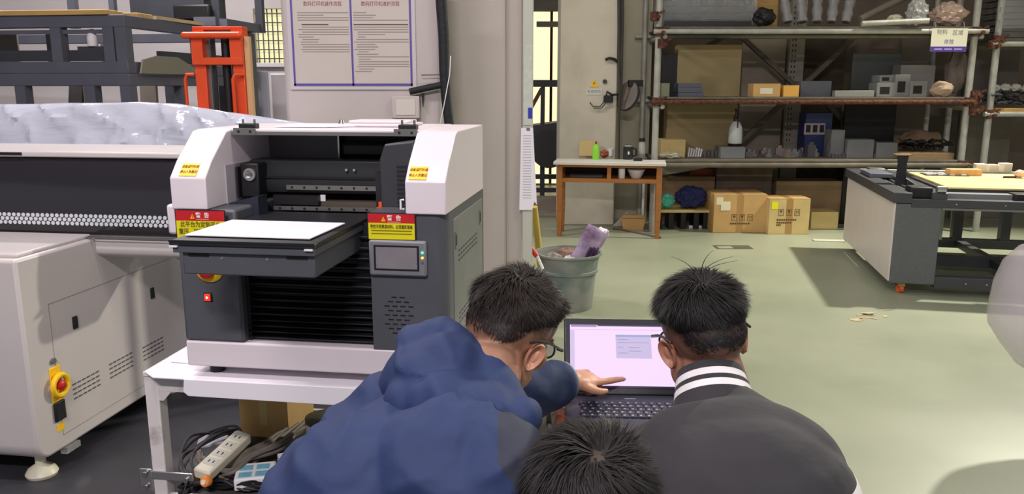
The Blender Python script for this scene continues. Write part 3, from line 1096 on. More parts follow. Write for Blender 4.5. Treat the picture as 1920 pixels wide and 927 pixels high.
M_film = mat('shiny milky film', (214, 218, 232), .13, alpha=.85, bump=.4, bscale=7, stretch=(1, 1, 3), spec=.8)
MB().add(vs, fs).build('plastic_film', M_film, fm, smooth=True)

# ------------------------------------------------------------------ stacked steel machine frames
FO = PY(241, 130, 6.0)
FO.z = 0


def frame_stack(name, label, z0, z1, w, d, rail, posts_front, posts_side, m, extra=None):
    t = thing(name, label, 'frame', FO, RZ8)
    r = rail / 2
    for y in (r, d - r):
        for z in (z0 + r, z1 - r):
            MB().bb(-w, 0, y - r, y + r, z - r, z + r).build('rail', m, t, bevel=.004)
    for x in (-w + r, -r):
        for z in (z0 + r, z1 - r):
            MB().bb(x - r, x + r, rail, d - rail, z - r, z + r).build('side_rail', m, t, bevel=.004)
    for x in posts_front:
        for y in (r, d - r):
            MB().bb(x - r, x + r, y - r * .95, y + r * .95, z0 + rail, z1 - rail).build('post', m, t)
    for y in posts_side:
        MB().bb(-r - r * .8, -r + r * .8, y - r * .8, y + r * .8, z0 + rail, z1 - rail).build('post', m, t)
    if extra:
        extra(t)
    return t


def upper_extra(t):
    MB().bb(-3.4, -.09, .03, .055, 1.905, 1.935).build('upper_stretcher', M_frame, t)
    MB().bb(-3.4, -.09, .06, .075, 1.71, 1.79).build('inner_panel', M_frame_dk, t)
    MB().bb(-.42, -.09, .04, .06, 1.71, 1.815).build('inner_box', M_frame_dk, t)
    MB().bb(-.075, -.03, .5, 1.9, 1.71, 1.80).build('side_panel', M_frame_dk, t)
    MB().bb(-1.02, -.94, .5, .58, 1.71, 1.94).build('inner_post', M_frame_dk, t)
    MB().bb(-1.9, -1.2, .4, .42, 1.71, 1.95).build('back_plate', mat('grey back plate', (150, 146, 142), .7), t)


frame_stack('welded_rack', 'lower slate grey welded steel frame of the stack at the left', 0.0, 1.615, 3.4, 2.1, .085, (-.0425, -.33, -.9, -1.9, -3.3), (.75, 2.05), M_frame)
frame_stack('welded_rack', 'upper slate grey welded steel frame stacked under the timber boards', 1.62, 2.035, 3.4, 2.1, .085, (-.0425, -.14, -.56, -1.55, -3.3), (1.05, 2.05), M_frame, upper_extra)


def FL(x, y, z):
    return FO + E8X * x + E8Y * y + Vector((0, 0, z))


M_timber = mat('yellow timber', (206, 168, 102), .7, var=.25, vscale=3, stretch=(1, 8, 8))
for i, (x0, x1, y0, y1, z0, z1, lab) in enumerate((
        (-3.4, -.12, -.02, .18, 2.036, 2.072, 'front yellow timber board lying on the upper steel frame'),
        (-3.4, -.02, .20, .40, 2.036, 2.066, 'second timber board behind the front one on the steel frame'))):
    o = MB().bb(x0, x1, y0, y1, z0, z1).build('timber_board', M_timber, None, bevel=.004, loc=FO, rz=RZ8)
    tag(o, lab, 'board', 'timber boards on the steel frame')
o = MB().prism([(-.12, .42), (.0, .42), (.02, 1.1), (-.10, 1.1)], 'z', 2.036, 2.062).build('timber_board', mat('pale timber', (214, 192, 150), .7, var=.2), None, loc=FO, rz=RZ8)
tag(o, 'pale timber board running back along the frame side', 'board', 'timber boards on the steel frame')
# third frame on top at the back
t3 = thing('gantry_frame', 'dark grey machine gantry resting on top of the steel frames', 'frame', FL(0, 1.15, 2.064), RZ8)
MB().bb(-.75, -.05, .10, .50, 0, .30).build('housing', M_frame_dk, t3, bevel=.01)
MB().bb(-.1, .18, .05, .14, -.027, .035).build('arm', M_frame, t3)
MB().bb(.02, .09, .1, .17, .035, .7).build('post', M_frame_dk, t3)
MB().bb(-.95, -.9, .1, .15, -.027, .7).build('post', M_frame, t3)
MB().bb(-1.35, -1.28, .1, .16, -.027, .7).build('post', M_frame, t3)
MB().bb(-.1, .10, .0, .9, -.027, .05).build('side_arm', M_frame, t3)
MB().bb(-.3, .04, .02, .09, .02, .16).build('motor', M_black, t3, bevel=.02)
MB().bb(.05, .12, .88, .94, -.027, .7).build('post', M_frame_dk, t3)
o = MB().tube([FL(-1.35, .35, 2.10), FL(-.75, .42, 2.075)], .014, 8).build('pole', mat('grey pole', (150, 148, 140), .6), None, smooth=True)
tag(o, 'thin grey pole lying slanted on the timber boards', 'pole')
# things standing in the frame
bt = thing('spray_bottle', 'small white bottle with tan cap on the steel frame', 'bottle', FL(-.30, .05, 1.8158))
MB().lathe([(.034, 0), (.036, .01), (.036, .07), (.028, .09), (.012, .10), (0, .10)], n=16).build('bottle_body', M_white, bt, smooth=True)
MB().lathe([(.016, .098), (.016, .125), (0, .125)], n=12).build('cap', mat('tan cap', (190, 140, 110), .5), bt, smooth=True)
o = MB().prism([(.08, 0), (.12, .10), (.30, .135), (.60, .135), (.86, .05), (.9, 0)], 'x', -.10, -.085).build('metal_plate', mat('khaki grey plate', (140, 138, 122), .6), None, loc=FL(.12, .02, 1.621), rz=RZ8)
tag(o, 'khaki grey metal plate with sloped corners standing on the side rail of the upper frame', 'plate')
for i, (x, wdt, rgb) in enumerate(((-.70, .14, (120, 108, 96)), (-.45, .10, (166, 146, 118)), (-.22, .14, (150, 142, 130)), (-.95, .12, (84, 78, 80)))):
    o = MB().box((0, 0, .78), (wdt, .03, 1.5), rot=rotx(-6) @ roty((-4, 3, -2, 5)[i])).build('leaning_board', mat('leaning board %d' % i, rgb, .7, var=.15), None, loc=FL(x, .55, .006), rz=RZ8)
    tag(o, ('brown board leaning inside the lower frame', 'tan board leaning between two others in the lower frame', 'pale grey board leaning nearest the corner post', 'dark board leaning furthest left in the lower frame')[i], 'board', 'boards leaning in the lower frame')
# machine tray with an orange part on the lower frame
mt_ = None and thing('hand_drill', 'black and orange power tool on the lower steel frame', 'tool', FL(-.05, .28, 1.6155), RZ8)

# ------------------------------------------------------------------ orange stacker lift
SY = 5.35
sx0 = PY(364, 130, SY).x
sx1 = PY(459, 130, SY).x
lf = thing('stacker_lift', 'orange hand stacker lift with twin mast in front of the steel frames', 'lift', ((sx0 + sx1) / 2, SY, 0), math.radians(-4))
hw = (sx1 - sx0) / 2
ztop = PY(400, 53, SY).z
for s in (-1, 1):
    MB().bb(s * hw - s * .0, s * (hw - .075), .0, .10, .02, ztop).build('mast', M_orange, lf, bevel=.004)
    MB().bb(s * (hw - .075), s * (hw - .095), .03, .10, .02, ztop - .03).build('inner_mast', M_rail, lf)
    MB().bb(s * (hw - .02), s * (hw - .13), -.75, .05, .02, .12).build('base_leg', M_orange, lf, bevel=.006)
    MB().cyl((s * (hw - .07), -.70, .035), (s * (hw - .03), -.70, .035), .034, n=14).build('wheel', M_black, lf, smooth=True)
zb = PY(400, 66, SY - .05).z
MB().capsule((-hw - .03, -.05, zb), (hw, -.05, zb), .022, n=12).build('top_bar', M_orange, lf, smooth=True)
MB().bb(-hw + .0, hw - .0, .0, .10, ztop - .01, ztop + .012).build('top_plate', M_orange, lf, bevel=.003)
z1, z2 = PY(400, 108, SY).z, PY(400, 122, SY).z
MB().bb(-hw, hw, -.035, -.005, z2, z1).build('cross_plate', M_orange, lf, bevel=.004)
MB().bb(-hw, -hw + .075, -.03, -.004, z1, zb).build('cheek_plate', M_orange, lf)
MB().bb(hw - .075, hw, -.03, -.004, z1, zb).build('cheek_plate', M_orange, lf)
MB().cyl((.03, .05, .1), (.03, .05, ztop - .04), .028, n=14).build('lift_cylinder', M_black, lf, smooth=True)
for x in (-.05, .085):
    MB().bb(x - .012, x + .012, .03, .05, .1, ztop - .02).build('chain', M_dark, lf)
zh = PY(360, 140, SY).z
zl = PY(360, 220, SY).z
MB().tube([(-hw, -.02, zh), (-hw - .045, -.03, zh), (-hw - .055, -.03, zh - .03), (-hw - .055, -.03, zl + .03), (-hw - .045, -.03, zl), (-hw, -.02, zl)], .011, 8).build('grab_handle', M_orange, lf, smooth=True)
MB().tube([(hw, -.02, zh), (hw - .045, -.05, zh), (hw - .055, -.06, zh - .03), (hw - .055, -.06, zl + .03), (hw - .045, -.05, zl), (hw, -.02, zl)], .011, 8).build('grab_handle', M_orange, lf, smooth=True)
MB().tube([(-.11, -.12, zl + .03), (-.10, -.18, zl + .03), (.06, -.18, zl + .03), (.08, -.12, zl + .02), (.02, -.03, zl)], .012, 8).build('tiller', M_black, lf, smooth=True)
MB().bb(-hw, hw, -.20, 0, .12, zl - .02).build('pump_housing', M_orange, lf, bevel=.01)
MB().bb(hw + .002, hw + .035, .02, .06, .02, ztop - .05).build('guard_strip', mat('tan strip', (214, 178, 128), .6), lf)

# pale panel standing behind, small items under the window
o = MB().bb(PY(452, 130, 8.35).x, PY(500, 130, 8.35).x, 8.35, 8.40, 0.0, PY(470, 133, 8.35).z).build('sheet_metal', mat('pale blue grey panel', (186, 190, 200), .5), None, bevel=.004)
tag(o, 'pale blue grey panel standing upright under the window', 'panel')
o = MB().bb(PY(505, 133, 6.2).x, PY(536, 133, 6.2).x + .1, 6.2, 6.7, 0.0, PY(505, 138, 6.2).z).build('metal_cabinet', mat('pale cabinet', (196, 196, 200), .5, var=.05), None, bevel=.01)
tag(o, 'pale grey cabinet partly hidden behind the notice pillar', 'cabinet')
# ------------------------------------------------------------------ notice board, pipe and box on the pillar
YB = PLY - .006
a, b = PY(543, -12, YB), PY(774, 161, YB)
nb = thing('notice_board', 'large white notice poster with violet border and two text columns on the pillar', 'poster', ((a.x + b.x) / 2, YB, b.z))
nw = (b.x - a.x) / 2
nh = a.z - b.z + .03
MB().bb(-nw - .02, nw + .02, -.002, .005, -.02, nh + .02).build('backing', mat('poster backing', (196, 188, 190), .6), nb)
MB().bb(-nw, nw, -.004, -.002, 0, nh).build('sheet', mat('poster sheet', (196, 186, 178), .55, var=.04), nb)
M_violet = mat('violet border', (86, 70, 150), .5)
for x in (-nw, -.005, nw - .010):
    MB().bb(x, x + .010, -.0055, -.004, 0, nh - .045).build('border', M_violet, nb)
MB().bb(-nw, nw, -.0055, -.004, 0, .012).build('border', M_violet, nb)
MB().bb(-nw, nw, -.0058, -.004, nh - .06, nh - .035).build('red_band', mat('poster red', (190, 50, 60), .5), nb)
M_ptext = mat('poster grey print', (140, 130, 122), .7)
M_phead = mat('poster heading print', (140, 70, 66), .7)
random.seed(21)
for col in (-1, 1):
    x0 = -nw + .035 if col < 0 else .012
    x1 = -.012 if col < 0 else nw - .016
    text_mesh('heading', '数码打印机操作流程' if col < 0 else '数码打印机维护流程', .026, M_phead, nb, ((x0 + x1) / 2, -.0045, nh - .082), RXV, sx=.85)
    z = nh - .125
    k = 0
    while z > (.17 if col < 0 else .07):
        full = random.random() < .55
        xe = x1 if full else x0 + (x1 - x0) * random.uniform(.18, .7)
        xi = x0 + (0 if k < 4 else random.choice((0, .012, .02)))
        MB().bb(xi, xe, -.0046, -.004, z - .0022, z + .0022).build('text_line', M_ink if k == 4 else M_ptext, nb)
        z -= .0125 if k != 3 else .022
        k += 1

M_foam = mat('black pipe lagging', (24, 26, 30), .7, bump=.2, bscale=40)
yp = PLY - .04
pp = thing('insulated_pipe', 'black lagged pipe running down the right side of the pillar with a branch', 'pipe', PY(840, 232, yp) - Vector((0, 0, 1.3)))
o_ = Vector(pp.location)
MB().tube([PY(826, -60, yp) - o_, PY(827, 0, yp) - o_, PY(832, 70, yp) - o_, PY(833, 130, yp) - o_, PY(836, 180, yp) - o_, PY(842, 232, yp) - o_, PY(846, 300, yp) - o_, PY(850, 480, yp) - o_, Vector((PY(850, 480, yp).x + .01, yp, .3)) - o_, Vector((PY(850, 480, yp).x + .01, yp, .002)) - o_], .026, 12, taper=lambda t: 1.15 - .3 * t).build('riser', M_foam, pp, smooth=True)
MB().tube([PY(768, 172, yp) - o_, PY(800, 165, yp) - o_, PY(838, 157, yp) - o_], .017, 10).build('branch', M_foam, pp, smooth=True)
MB().prism([(0, 0), (.012, 0), (.006, -.07)], 'y', yp - o_.y - .005, yp - o_.y + .03).build('tape_tail', M_foam, pp).location = PY(790, 175, yp) - o_ - Vector((0, yp - o_.y, 0))
z = PY(800, 140, yp - .05)
MB().tube([PY(790, 141, yp) - o_, PY(833, 140, yp) - o_, PY(848, 138, yp) - o_], .003, 6).build('clamp_wire', M_rail, pp)
o = MB().tube([PY(845, 105, yp - .06), PY(843, 140, yp - .065), PY(832, 200, yp - .06), PY(825, 232, yp - .045)], .0025, 6).build('white_wire', M_white, None, smooth=True)
tag(o, 'thin white wire hanging beside the black lagged pipe', 'wire')
q0, q1 = PY(736, 180, PLY), PY(789, 222, PLY)
sb = thing('switch_box', 'square off white junction box on the pillar above the printer', 'box', ((q0.x + q1.x) / 2, PLY, q1.z))
wv, hv = (q1.x - q0.x) / 2, q0.z - q1.z
MB().bb(-wv, wv, -.05, -.001, 0, hv).build('case', M_wall, sb, bevel=.006)
MB().bb(-wv * .7, wv * .7, -.054, -.05, hv * .15, hv * .85).build('cover', mat('box cover', (206, 198, 190), .5), sb, bevel=.002)

# paper sheets hanging on the door post
a, b = PY(974, 240, wy2 - .02), PY(1006, 388, wy2 - .02)
pn = thing('hanging_notice', 'sheaf of white notice papers hanging on the pale door post', 'paper', ((a.x + b.x) / 2, wy2 - .012, b.z))
pw = (b.x - a.x) / 2
MB().prism([(-pw, -.02), (pw * .5, -.02), (pw * .75, .03), (pw * 1.05, .01), (pw * .55, a.z - b.z), (-pw * .8, a.z - b.z)], 'y', -.004, 0.0).build('sheet', M_paper, pn)
for k in range(24):
    zz_ = .05 + k * (a.z - b.z - .08) / 24
    MB().bb(-pw * .6, pw * .35, -.005, -.004, zz_, zz_ + .004).build('text_line', mat('notice text', (178, 176, 180), .7), pn)
MB().bb(-pw * .2, pw * .2, -.008, 0, a.z - b.z - .015, a.z - b.z).build('clip', M_rail, pn)
c = PY(994, 212, wy2 - .01)
o = MB().bb(-.012, .012, -.008, 0, -.03, .03).build('blue_clip', mat('blue clip', (40, 50, 170), .5), None, loc=(c.x, wy2 - .0055, c.z))
tag(o, 'small blue clip stuck on the pale door post', 'clip')
a, b = PY(982, 85, wy2 - .01), PY(998, 235, wy2 - .01)
o = MB().bb(a.x, b.x, wy2 - .010, wy2 - .0055, b.z, a.z).build('paper_strip', mat('faint strip', (200, 204, 192), .7, var=.1, vscale=40), None)
tag(o, 'long faint paper strip on the upper door post', 'paper')

# ------------------------------------------------------------------ bin, broom
bc = Vector((PY(1066, 465, 5.45).x, 5.45, 0))
bh = PY(1066, 472, 5.45).z
bn = thing('waste_bin', 'worn grey green plastic waste bin filled with scraps beside the door post', 'bin', bc)
M_bin = mat('worn bin plastic', (102, 118, 110), .6, var=.45, vscale=5, detail=6, rgb2=(150, 150, 142))
MB().lathe([(.0, .0), (.165, 0), (.17, .01), (.195, bh * .66), (.203, bh * .665), (.205, bh * .70), (.20, bh * .71), (.215, bh * .96), (.235, bh * .965), (.236, bh), (.222, bh), (.205, bh * .8), (.19, bh * .6), (0, bh * .6)], n=36).build('bin_body', M_bin, bn, smooth=True)
MB().lathe([(.199, bh * .655), (.208, bh * .66), (.208, bh * .685), (.20, bh * .69)], n=36).build('rib_band', M_bin, bn, smooth=True)
random.seed(4)


def crumple(name, label, c, r, m, seed, sq=(1, 1, 1), amp=.35, parent=None, cat='scrap', sub=2):
    bmx = bmesh.new()
    bmesh.ops.create_icosphere(bmx, subdivisions=sub + 1, radius=1)
    for v in bmx.verts:
        d = 1 + amp * noise.noise(v.co * 2.3 + Vector((seed, seed * 2, 1))) + amp * .5 * noise.noise(v.co * 6 + Vector((seed, 1, seed)))
        v.co = Vector((v.co.x * r * sq[0], v.co.y * r * sq[1], v.co.z * r * sq[2])) * d
    zmin = min(v.co.z for v in bmx.verts)
    for v in bmx.verts:
        v.co.z -= zmin
    me = bpy.data.meshes.new(name)
    bmx.to_mesh(me)
    bmx.free()
    me.materials.append(m)
    o = bpy.data.objects.new(name, me)
    COL.objects.link(o)
    o.location = c
    if parent is not None:
        o.parent = parent
    else:
        tag(o, label, cat)
    return o


zi = bh * .60 + .001
M_scrapbrown = mat('brown scrap', (150, 118, 106), .8, var=.4, vscale=12)
crumple('crumpled_paper', 'brown crumpled wrapping inside the waste bin', bc + Vector((.0, .09, zi)), .085, M_scrapbrown, 2.2, (1.2, .8, .9))
crumple('crumpled_paper', 'grey crumpled paper at the left inside the waste bin', bc + Vector((-.10, -.01, zi)), .07, mat('grey scrap', (150, 146, 138), .8, var=.3), 5.1, (1, .8, 1.0))
crumple('crumpled_paper', 'small white scrap at the front inside the waste bin', bc + Vector((.0, -.12, zi)), .05, M_white, 7.7, (1, .7, 1.5))
bg = thing('purple_bag', 'purple and white plastic packet sticking up from the waste bin', 'packet', bc + Vector((.05, -.02, zi + .001)))
M_lilac = mat('lilac packet', (196, 178, 206), .4, var=.3, vscale=8, rgb2=(120, 86, 130))
pk = MB()
vs, fs = [], []
for i in range(9):
    for j in range(5):
        t = i / 8
        x = .0 + .24 * t * .62 + (j - 2) * .034
        zq = .30 * t + (j - 2) * -.016
        yq = .02 * math.sin(i * 1.3 + j) - .03 * t
        vs.append((x, yq - .012, max(0.001, zq + .035)))
for i in range(8):
    for j in range(4):
        a_ = i * 5 + j
        fs.append((a_, a_ + 1, a_ + 6, a_ + 5))
pk.add(vs, fs)
po = pk.build('packet_film', M_lilac, bg, smooth=True)
sd_ = po.modifiers.new('s', 'SOLIDIFY')
sd_.thickness = .02
pl = MB()
for k in range(3):
    pl.tube([(.03 + .03 * k, -.036, .06), (.10 + .025 * k, -.056, .20)], .010, 6)
pl.build('dark_stripe', mat('aubergine stripe', (74, 52, 84), .5), bg, smooth=True)
crumple('bag_rim', '', Vector((.17, -.02, .25)), .05, M_white, 3.1, (1, .7, .8), parent=bg)
a = PZ(1028, 452, .3)
o = MB().cyl((.235, 5.9, 0.0), PY(1002, 388, 5.72), .028, .024, n=12).build('broom_handle', mat('yellow handle', (214, 186, 92), .5, var=.15), None, smooth=True)
tag(o, 'yellow broom handle leaning behind the door post', 'handle')
rh = thing('dustpan', 'blue dustpan with red tipped white handle left of the waste bin', 'dustpan', (PY(1003, 480, 5.05).x, 5.05, 0.0))
ro = Vector(rh.location)
MB().cyl(PY(1018, 505, 5.03) - ro, PY(1006, 478, 5.05) - ro, .010, n=10).build('handle', M_white, rh, smooth=True)
MB().cyl(PY(1007, 481, 5.05) - ro, PY(994, 464, 5.07) - ro, .017, n=10).build('grip', mat('red grip', (206, 40, 44), .45), rh, smooth=True)
MB().bb(-.09, .05, -.02, .10, 0, .33).build('pan', mat('blue pan', (70, 110, 150), .5), rh, bevel=.01)

# ------------------------------------------------------------------ dark machine frame seen in the gap
gp = thing('window_frame_machine', 'dark steel machine frame standing in the gap before the bright window', 'frame', (PY(1025, 400, 10.6).x, 10.6, 0))
go = Vector(gp.location)


def gq(u, v, y=10.6):
    return PY(u, v, y) - go


def gbar(name, u0, v0, u1, v1, t, m=M_frame_dk):
    return MB().bar(gq(u0, v0), gq(u1, v1), t).build(name, m, gp)


MB().bb(gq(990, 150).x, gq(1062, 150).x, -.04, .04, gq(1000, 163).z, gq(1000, 150).z).build('top_rail', M_frame_dk, gp)
gbar('post', 1018, 160, 1017, 240, .055)
gbar('diagonal', 994, 206, 1016, 166, .05, mat('brown diagonal', (96, 70, 60), .7))
MB().prism([(gq(985, 250).x, gq(1000, 236).z), (gq(1065, 240).x, gq(1000, 226).z), (gq(1065, 300).x, gq(1000, 262).z), (gq(985, 300).x, gq(1000, 272).z)], 'y', -.2, .3).build('table_top', M_frame_dk, gp)
MB().cyl((gq(1028, 280).x, -.25, gq(1000, 278).z), (gq(1028, 280).x, .2, gq(1000, 278).z), .24, n=28).build('drum', mat('dark drum', (52, 52, 56), .4), gp, smooth=True)
for u in (996, 1017, 1048):
    MB().bb(gq(u, 300).x - .03, gq(u, 300).x + .03, -.04, .04, 0.0, gq(u, 285).z).build('leg', M_frame_dk, gp)
for v in (330, 355):
    MB().bb(gq(990, v).x, gq(1062, v).x, -.03, .03, gq(1000, v).z - .04, gq(1000, v).z + .02).build('lower_rail', M_frame_dk, gp)
for k, v in enumerate((372, 392, 410)):
    z_ = max(.04, PY(1020, v, 9.9 - .1 * k).z)
    o = MB().bb(PY(996, v, 9.9).x, PY(1075, v, 9.9).x, 9.9 - .25 * k, 10.15 - .25 * k, 0, z_).build('concrete_step', mat('grey step', (150, 140, 128), .8, var=.2), None, bevel=.006)
    tag(o, ('upper grey step in the gap below the dark frame', 'middle grey step in the gap below the dark frame', 'lowest grey step in the gap beside the desk')[k], 'step', 'steps in the gap')

# ------------------------------------------------------------------ column fittings
yc = CY - .004
hz = thing('hazard_sticker', 'yellow triangular electric hazard sticker with caption on the column', 'sticker', PY(1114, 163, yc))
tw = PY(1122, 163, yc).x - PY(1106, 163, yc).x
MB().prism([(-tw / 2, 0), (tw / 2, 0), (0, tw * .9)], 'y', -.002, .002).build('triangle', M_yellow2, hz)
MB().prism([(-.01, tw * .22), (.012, tw * .42), (-.002, tw * .42), (.008, tw * .66), (-.014, tw * .38), (.0, tw * .38)], 'y', -.004, -.002).build('bolt_symbol', M_ink, hz)
MB().bb(-.085, .085, -.002, .002, -.085, -.022).build('caption_plate', mat('pale caption', (212, 214, 206), .6), hz)
text_mesh('caption', '有电危险', .04, mat('blue grey caption', (130, 146, 158), .6), hz, (0, -.003, -.052), RXV, sx=.95)
c = PY(1134, 153, yc)
o = MB().cyl((0, .004, 0), (0, -.012, 0), .024, n=16).build('knockout_plug', mat('dark hole', (70, 62, 58), .7), None, smooth=True, loc=c)
tag(o, 'round dark knob right of the hazard sticker on the column', 'knob')
ek = thing('socket_block', 'black socket block with loose wires on the column', 'socket', PY(1140, 186, yc))
MB().bb(-.05, .05, -.05, .004, -.035, .04).build('block', M_black, ek, bevel=.008)
eo = Vector(ek.location)
MB().tube([PY(1133, 190, yc - .03) - eo, PY(1125, 200, yc - .03) - eo, PY(1112, 200, yc - .03) - eo, PY(1106, 192, yc - .03) - eo], .005, 6).build('lead', M_black, ek, smooth=True)
MB().tube([PY(1135, 194, yc - .03) - eo, PY(1127, 203, yc - .03) - eo, PY(1113, 203, yc - .03) - eo], .005, 6).build('lead', M_black, ek, smooth=True)
MB().tube([PY(1137, 180, yc - .03) - eo, PY(1138, 172, yc - .03) - eo, PY(1148, 178, yc - .03) - eo, PY(1160, 177, yc - .03) - eo], .012, 8).build('thick_lead', M_black, ek, smooth=True)
cx_ = PY(1163, 100, yc - .03)
cd = thing('cable_run', 'dark cables running down the right edge of the column', 'cable', Vector((cx_.x, CY - .03, 0.7)))
co_ = Vector(cd.location)
for k, (du, r_) in enumerate(((0, .022), (6, .016))):
    MB().tube([PY(1161 + du, -60, CY - .03) - co_, PY(1161 + du, 60, CY - .03) - co_, PY(1160 + du, 110, CY - .03) - co_, PY(1162 + du * .6, 160, CY - .03) - co_, PY(1161, 205, CY - .03) - co_, PY(1160, 300, CY - .03) - co_], r_, 8, taper=lambda t: 1 - .55 * t).build('strand', mat('dusty dark cable', (62, 60, 56), .7), cd, smooth=True)
MB().tube([PY(1135, 112, CY - .03) - co_, PY(1143, 109, CY - .03) - co_, PY(1152, 111, CY - .03) - co_, PY(1161, 118, CY - .03) - co_], .015, 8).build('stub', M_black, cd, smooth=True)
fn = thing('wall_fan', 'dusty grey wall fan hanging on the right side of the column', 'fan', PY(1172, 180, CY + .05) + Vector((.03, 0, 0)))
dk = MB().cyl((-.02, 0, 0), (.03, 0, 0), .16, .15, n=28).build('fan_housing', mat('dusty grey fan', (128, 118, 112), .7, var=.2), fn, smooth=True)
dk.rotation_euler = (0, math.radians(18), math.radians(35))
MB().bb(.0, .16, -.04, .04, .10, .17).build('bracket', M_black, fn, bevel=.006)
rg = MB().lathe([(.150, -.012), (.168, -.012), (.168, .012), (.150, .012), (.150, -.012)], n=28).build('fan_rim', M_frame_dk, fn, smooth=True)
rg.rotation_euler = (0, math.radians(108), math.radians(35))

# ------------------------------------------------------------------ wooden desk
d0 = PZ(1043, 443)
RZD = math.radians(-9)
dk_ = thing('wooden_desk', 'orange brown wooden desk with white top and two open compartments', 'desk', d0, RZD)
DW, DD, DH = 1.06, .345, .775
for x in (.028, DW - .028):
    for y in (.028, DD - .028):
        MB().prism([(x - .028, DH - .03), (x - .028, .3), (x - .021, 0), (x + .021, 0), (x + .028, .3), (x + .028, DH - .03)], 'y', y - .026, y + .026).build('leg', M_wood, dk_, bevel=.003)
MB().bb(-.035, DW + .035, -.04, DD + .01, DH - .03, DH).build('table_top', mat('white laminate', (222, 218, 210), .4, var=.05), dk_, bevel=.004)
for y in (.006, DD - .03):
    MB().bb(.056, DW - .056, y, y + .02, DH - .055, DH - .03).build('rail', M_wood, dk_)
    MB().bb(.056, DW - .056, y, y + .02, .565, .605).build('rail', M_wood, dk_)
for x in (.006, DW - .03):
    MB().bb(x, x + .02, .056, DD - .056, .565, DH - .03).build('end_panel', M_wood, dk_)
MB().bb(.056, DW - .056, .026, DD - .03, .59, .604).build('compartment_floor', M_wood, dk_)
MB().bb(DW / 2 - .02, DW / 2 + .02, .006, DD - .03, .605, DH - .055).build('divider', M_wood, dk_)
MB().bb(.056, DW - .056, DD - .034, DD - .03, .605, DH - .055).build('back_panel', mat('dark plywood', (60, 44, 30), .7), dk_)


def DL(x, y, z):
    R = Matrix.Rotation(RZD, 3, 'Z')
    return d0 + R @ Vector((x, y, z))


def dtop(u, v):
    return PZ(u, v, DH) + Vector((0, 0, .0005))


pos = PZ(1106, 298, DH)
o = MB().box((0, 0, .088), (.20, .012, .17), rot=rotx(-14)).build('cardboard_piece', M_card_pale, None, loc=dtop(1105, 295) + Vector((0, .10, 0)), rz=RZD)
tag(o, 'pale cardboard piece leaning on the column on the desk', 'cardboard')
gb = thing('green_bottle', 'bright green plastic bottle on the desk', 'bottle', dtop(1117, 299))
MB().lathe([(.0, 0), (.034, 0), (.036, .008), (.036, .125), (.026, .145), (.012, .152), (.012, .162), (0, .162)], n=20).build('bottle_body', mat('lime green plastic', (140, 220, 60), .4), gb, smooth=True)
MB().lathe([(.011, .160), (.009, .178), (.004, .19), (0, .19)], n=12).build('nozzle', M_dark, gb, smooth=True)
crumple('snack_bag', 'small red brown packet between the green bottle and the black mug', dtop(1133, 297), .045, mat('red brown packet', (164, 84, 60), .5, var=.3), 1.4, (1, .8, .9), cat='packet')
o = MB().lathe([(.0, 0), (.022, 0), (.03, .085), (.028, .085), (.020, .004), (0, .004)], n=18).build('paper_cup', M_white, None, smooth=True, loc=dtop(1145, 293))
tag(o, 'white paper cup at the back of the desk', 'cup')
mg = thing('insulated_mug', 'black insulated mug with handle and steel lid on the desk', 'mug', dtop(1177, 299))
MB().lathe([(0, 0), (.05, 0), (.052, .006), (.052, .13), (.046, .135), (0, .135)], n=24).build('mug_body', mat('black mug', (34, 36, 40), .35), mg, smooth=True)
MB().tube([(.05, 0, .112), (.083, 0, .112), (.088, 0, .10), (.088, 0, .05), (.080, 0, .036), (.05, 0, .034)], .009, 8).build('handle', M_black, mg, smooth=True)
MB().lathe([(.044, .134), (.046, .150), (.03, .158), (0, .158)], n=20).build('lid', M_steel, mg, smooth=True)
MB().bb(-.008, .008, -.0535, -.050, .055, .085).build('logo', M_white, mg)
gj = thing('glass_bottle', 'clear glass tea bottle with dark lid on the desk', 'bottle', dtop(1203, 298))
M_glass = mat('clear glass', (226, 230, 222), .08, alpha=.35, spec=.8)
MB().lathe([(0, 0), (.034, 0), (.036, .006), (.036, .16), (.030, .172), (.030, .18), (0, .18)], n=22).build('bottle_body', M_glass, gj, smooth=True)
MB().lathe([(.032, .181), (.032, .21), (.026, .216), (0, .216)], n=22).build('lid', M_black, gj, smooth=True)
MB().lathe([(0, .008), (.026, .008), (.028, .05), (0, .055)], n=16).build('tea_leaves', mat('tea leaves', (84, 60, 40), .8), gj, smooth=True)
o = MB().bb(-.045, .045, -.025, .025, 0, .03).build('small_case', M_black, None, bevel=.006, loc=dtop(1196, 302), rz=RZD)
tag(o, 'flat black case lying in front of the glass bottle', 'case')
bw = thing('enamel_bowl', 'white enamel bowl in the right compartment of the desk', 'bowl', DL(.80, .14, .6045))
MB().lathe([(.0, 0), (.045, 0), (.06, .02), (.09, .085), (.096, .088), (.088, .085), (.055, .022), (0, .01)], n=28).build('bowl_body', M_white, bw, smooth=True)
o = MB().lathe([(0, 0), (.032, 0), (.034, .004), (.034, .10), (.028, .105), (0, .105)], n=18).build('white_jar', M_white, None, smooth=True, loc=DL(.655, .09, .6045))
tag(o, 'white jar beside the enamel bowl in the desk compartment', 'jar')
for k in range(3):
    o = MB().bb(-.17, .17, -.10, .10, 0, .010).build('folder', mat('dark folder %d' % k, ((60, 62, 70), (90, 90, 96), (50, 48, 54))[k], .6), None, bevel=.002, loc=DL(.29, .17, .6045 + .0105 * k), rz=RZD + .04 * k)
    tag(o, ('lowest dark folder in the left compartment of the desk', 'middle grey folder in the left compartment of the desk', 'top dark folder in the left compartment of the desk')[k], 'folder', 'folders in the desk')
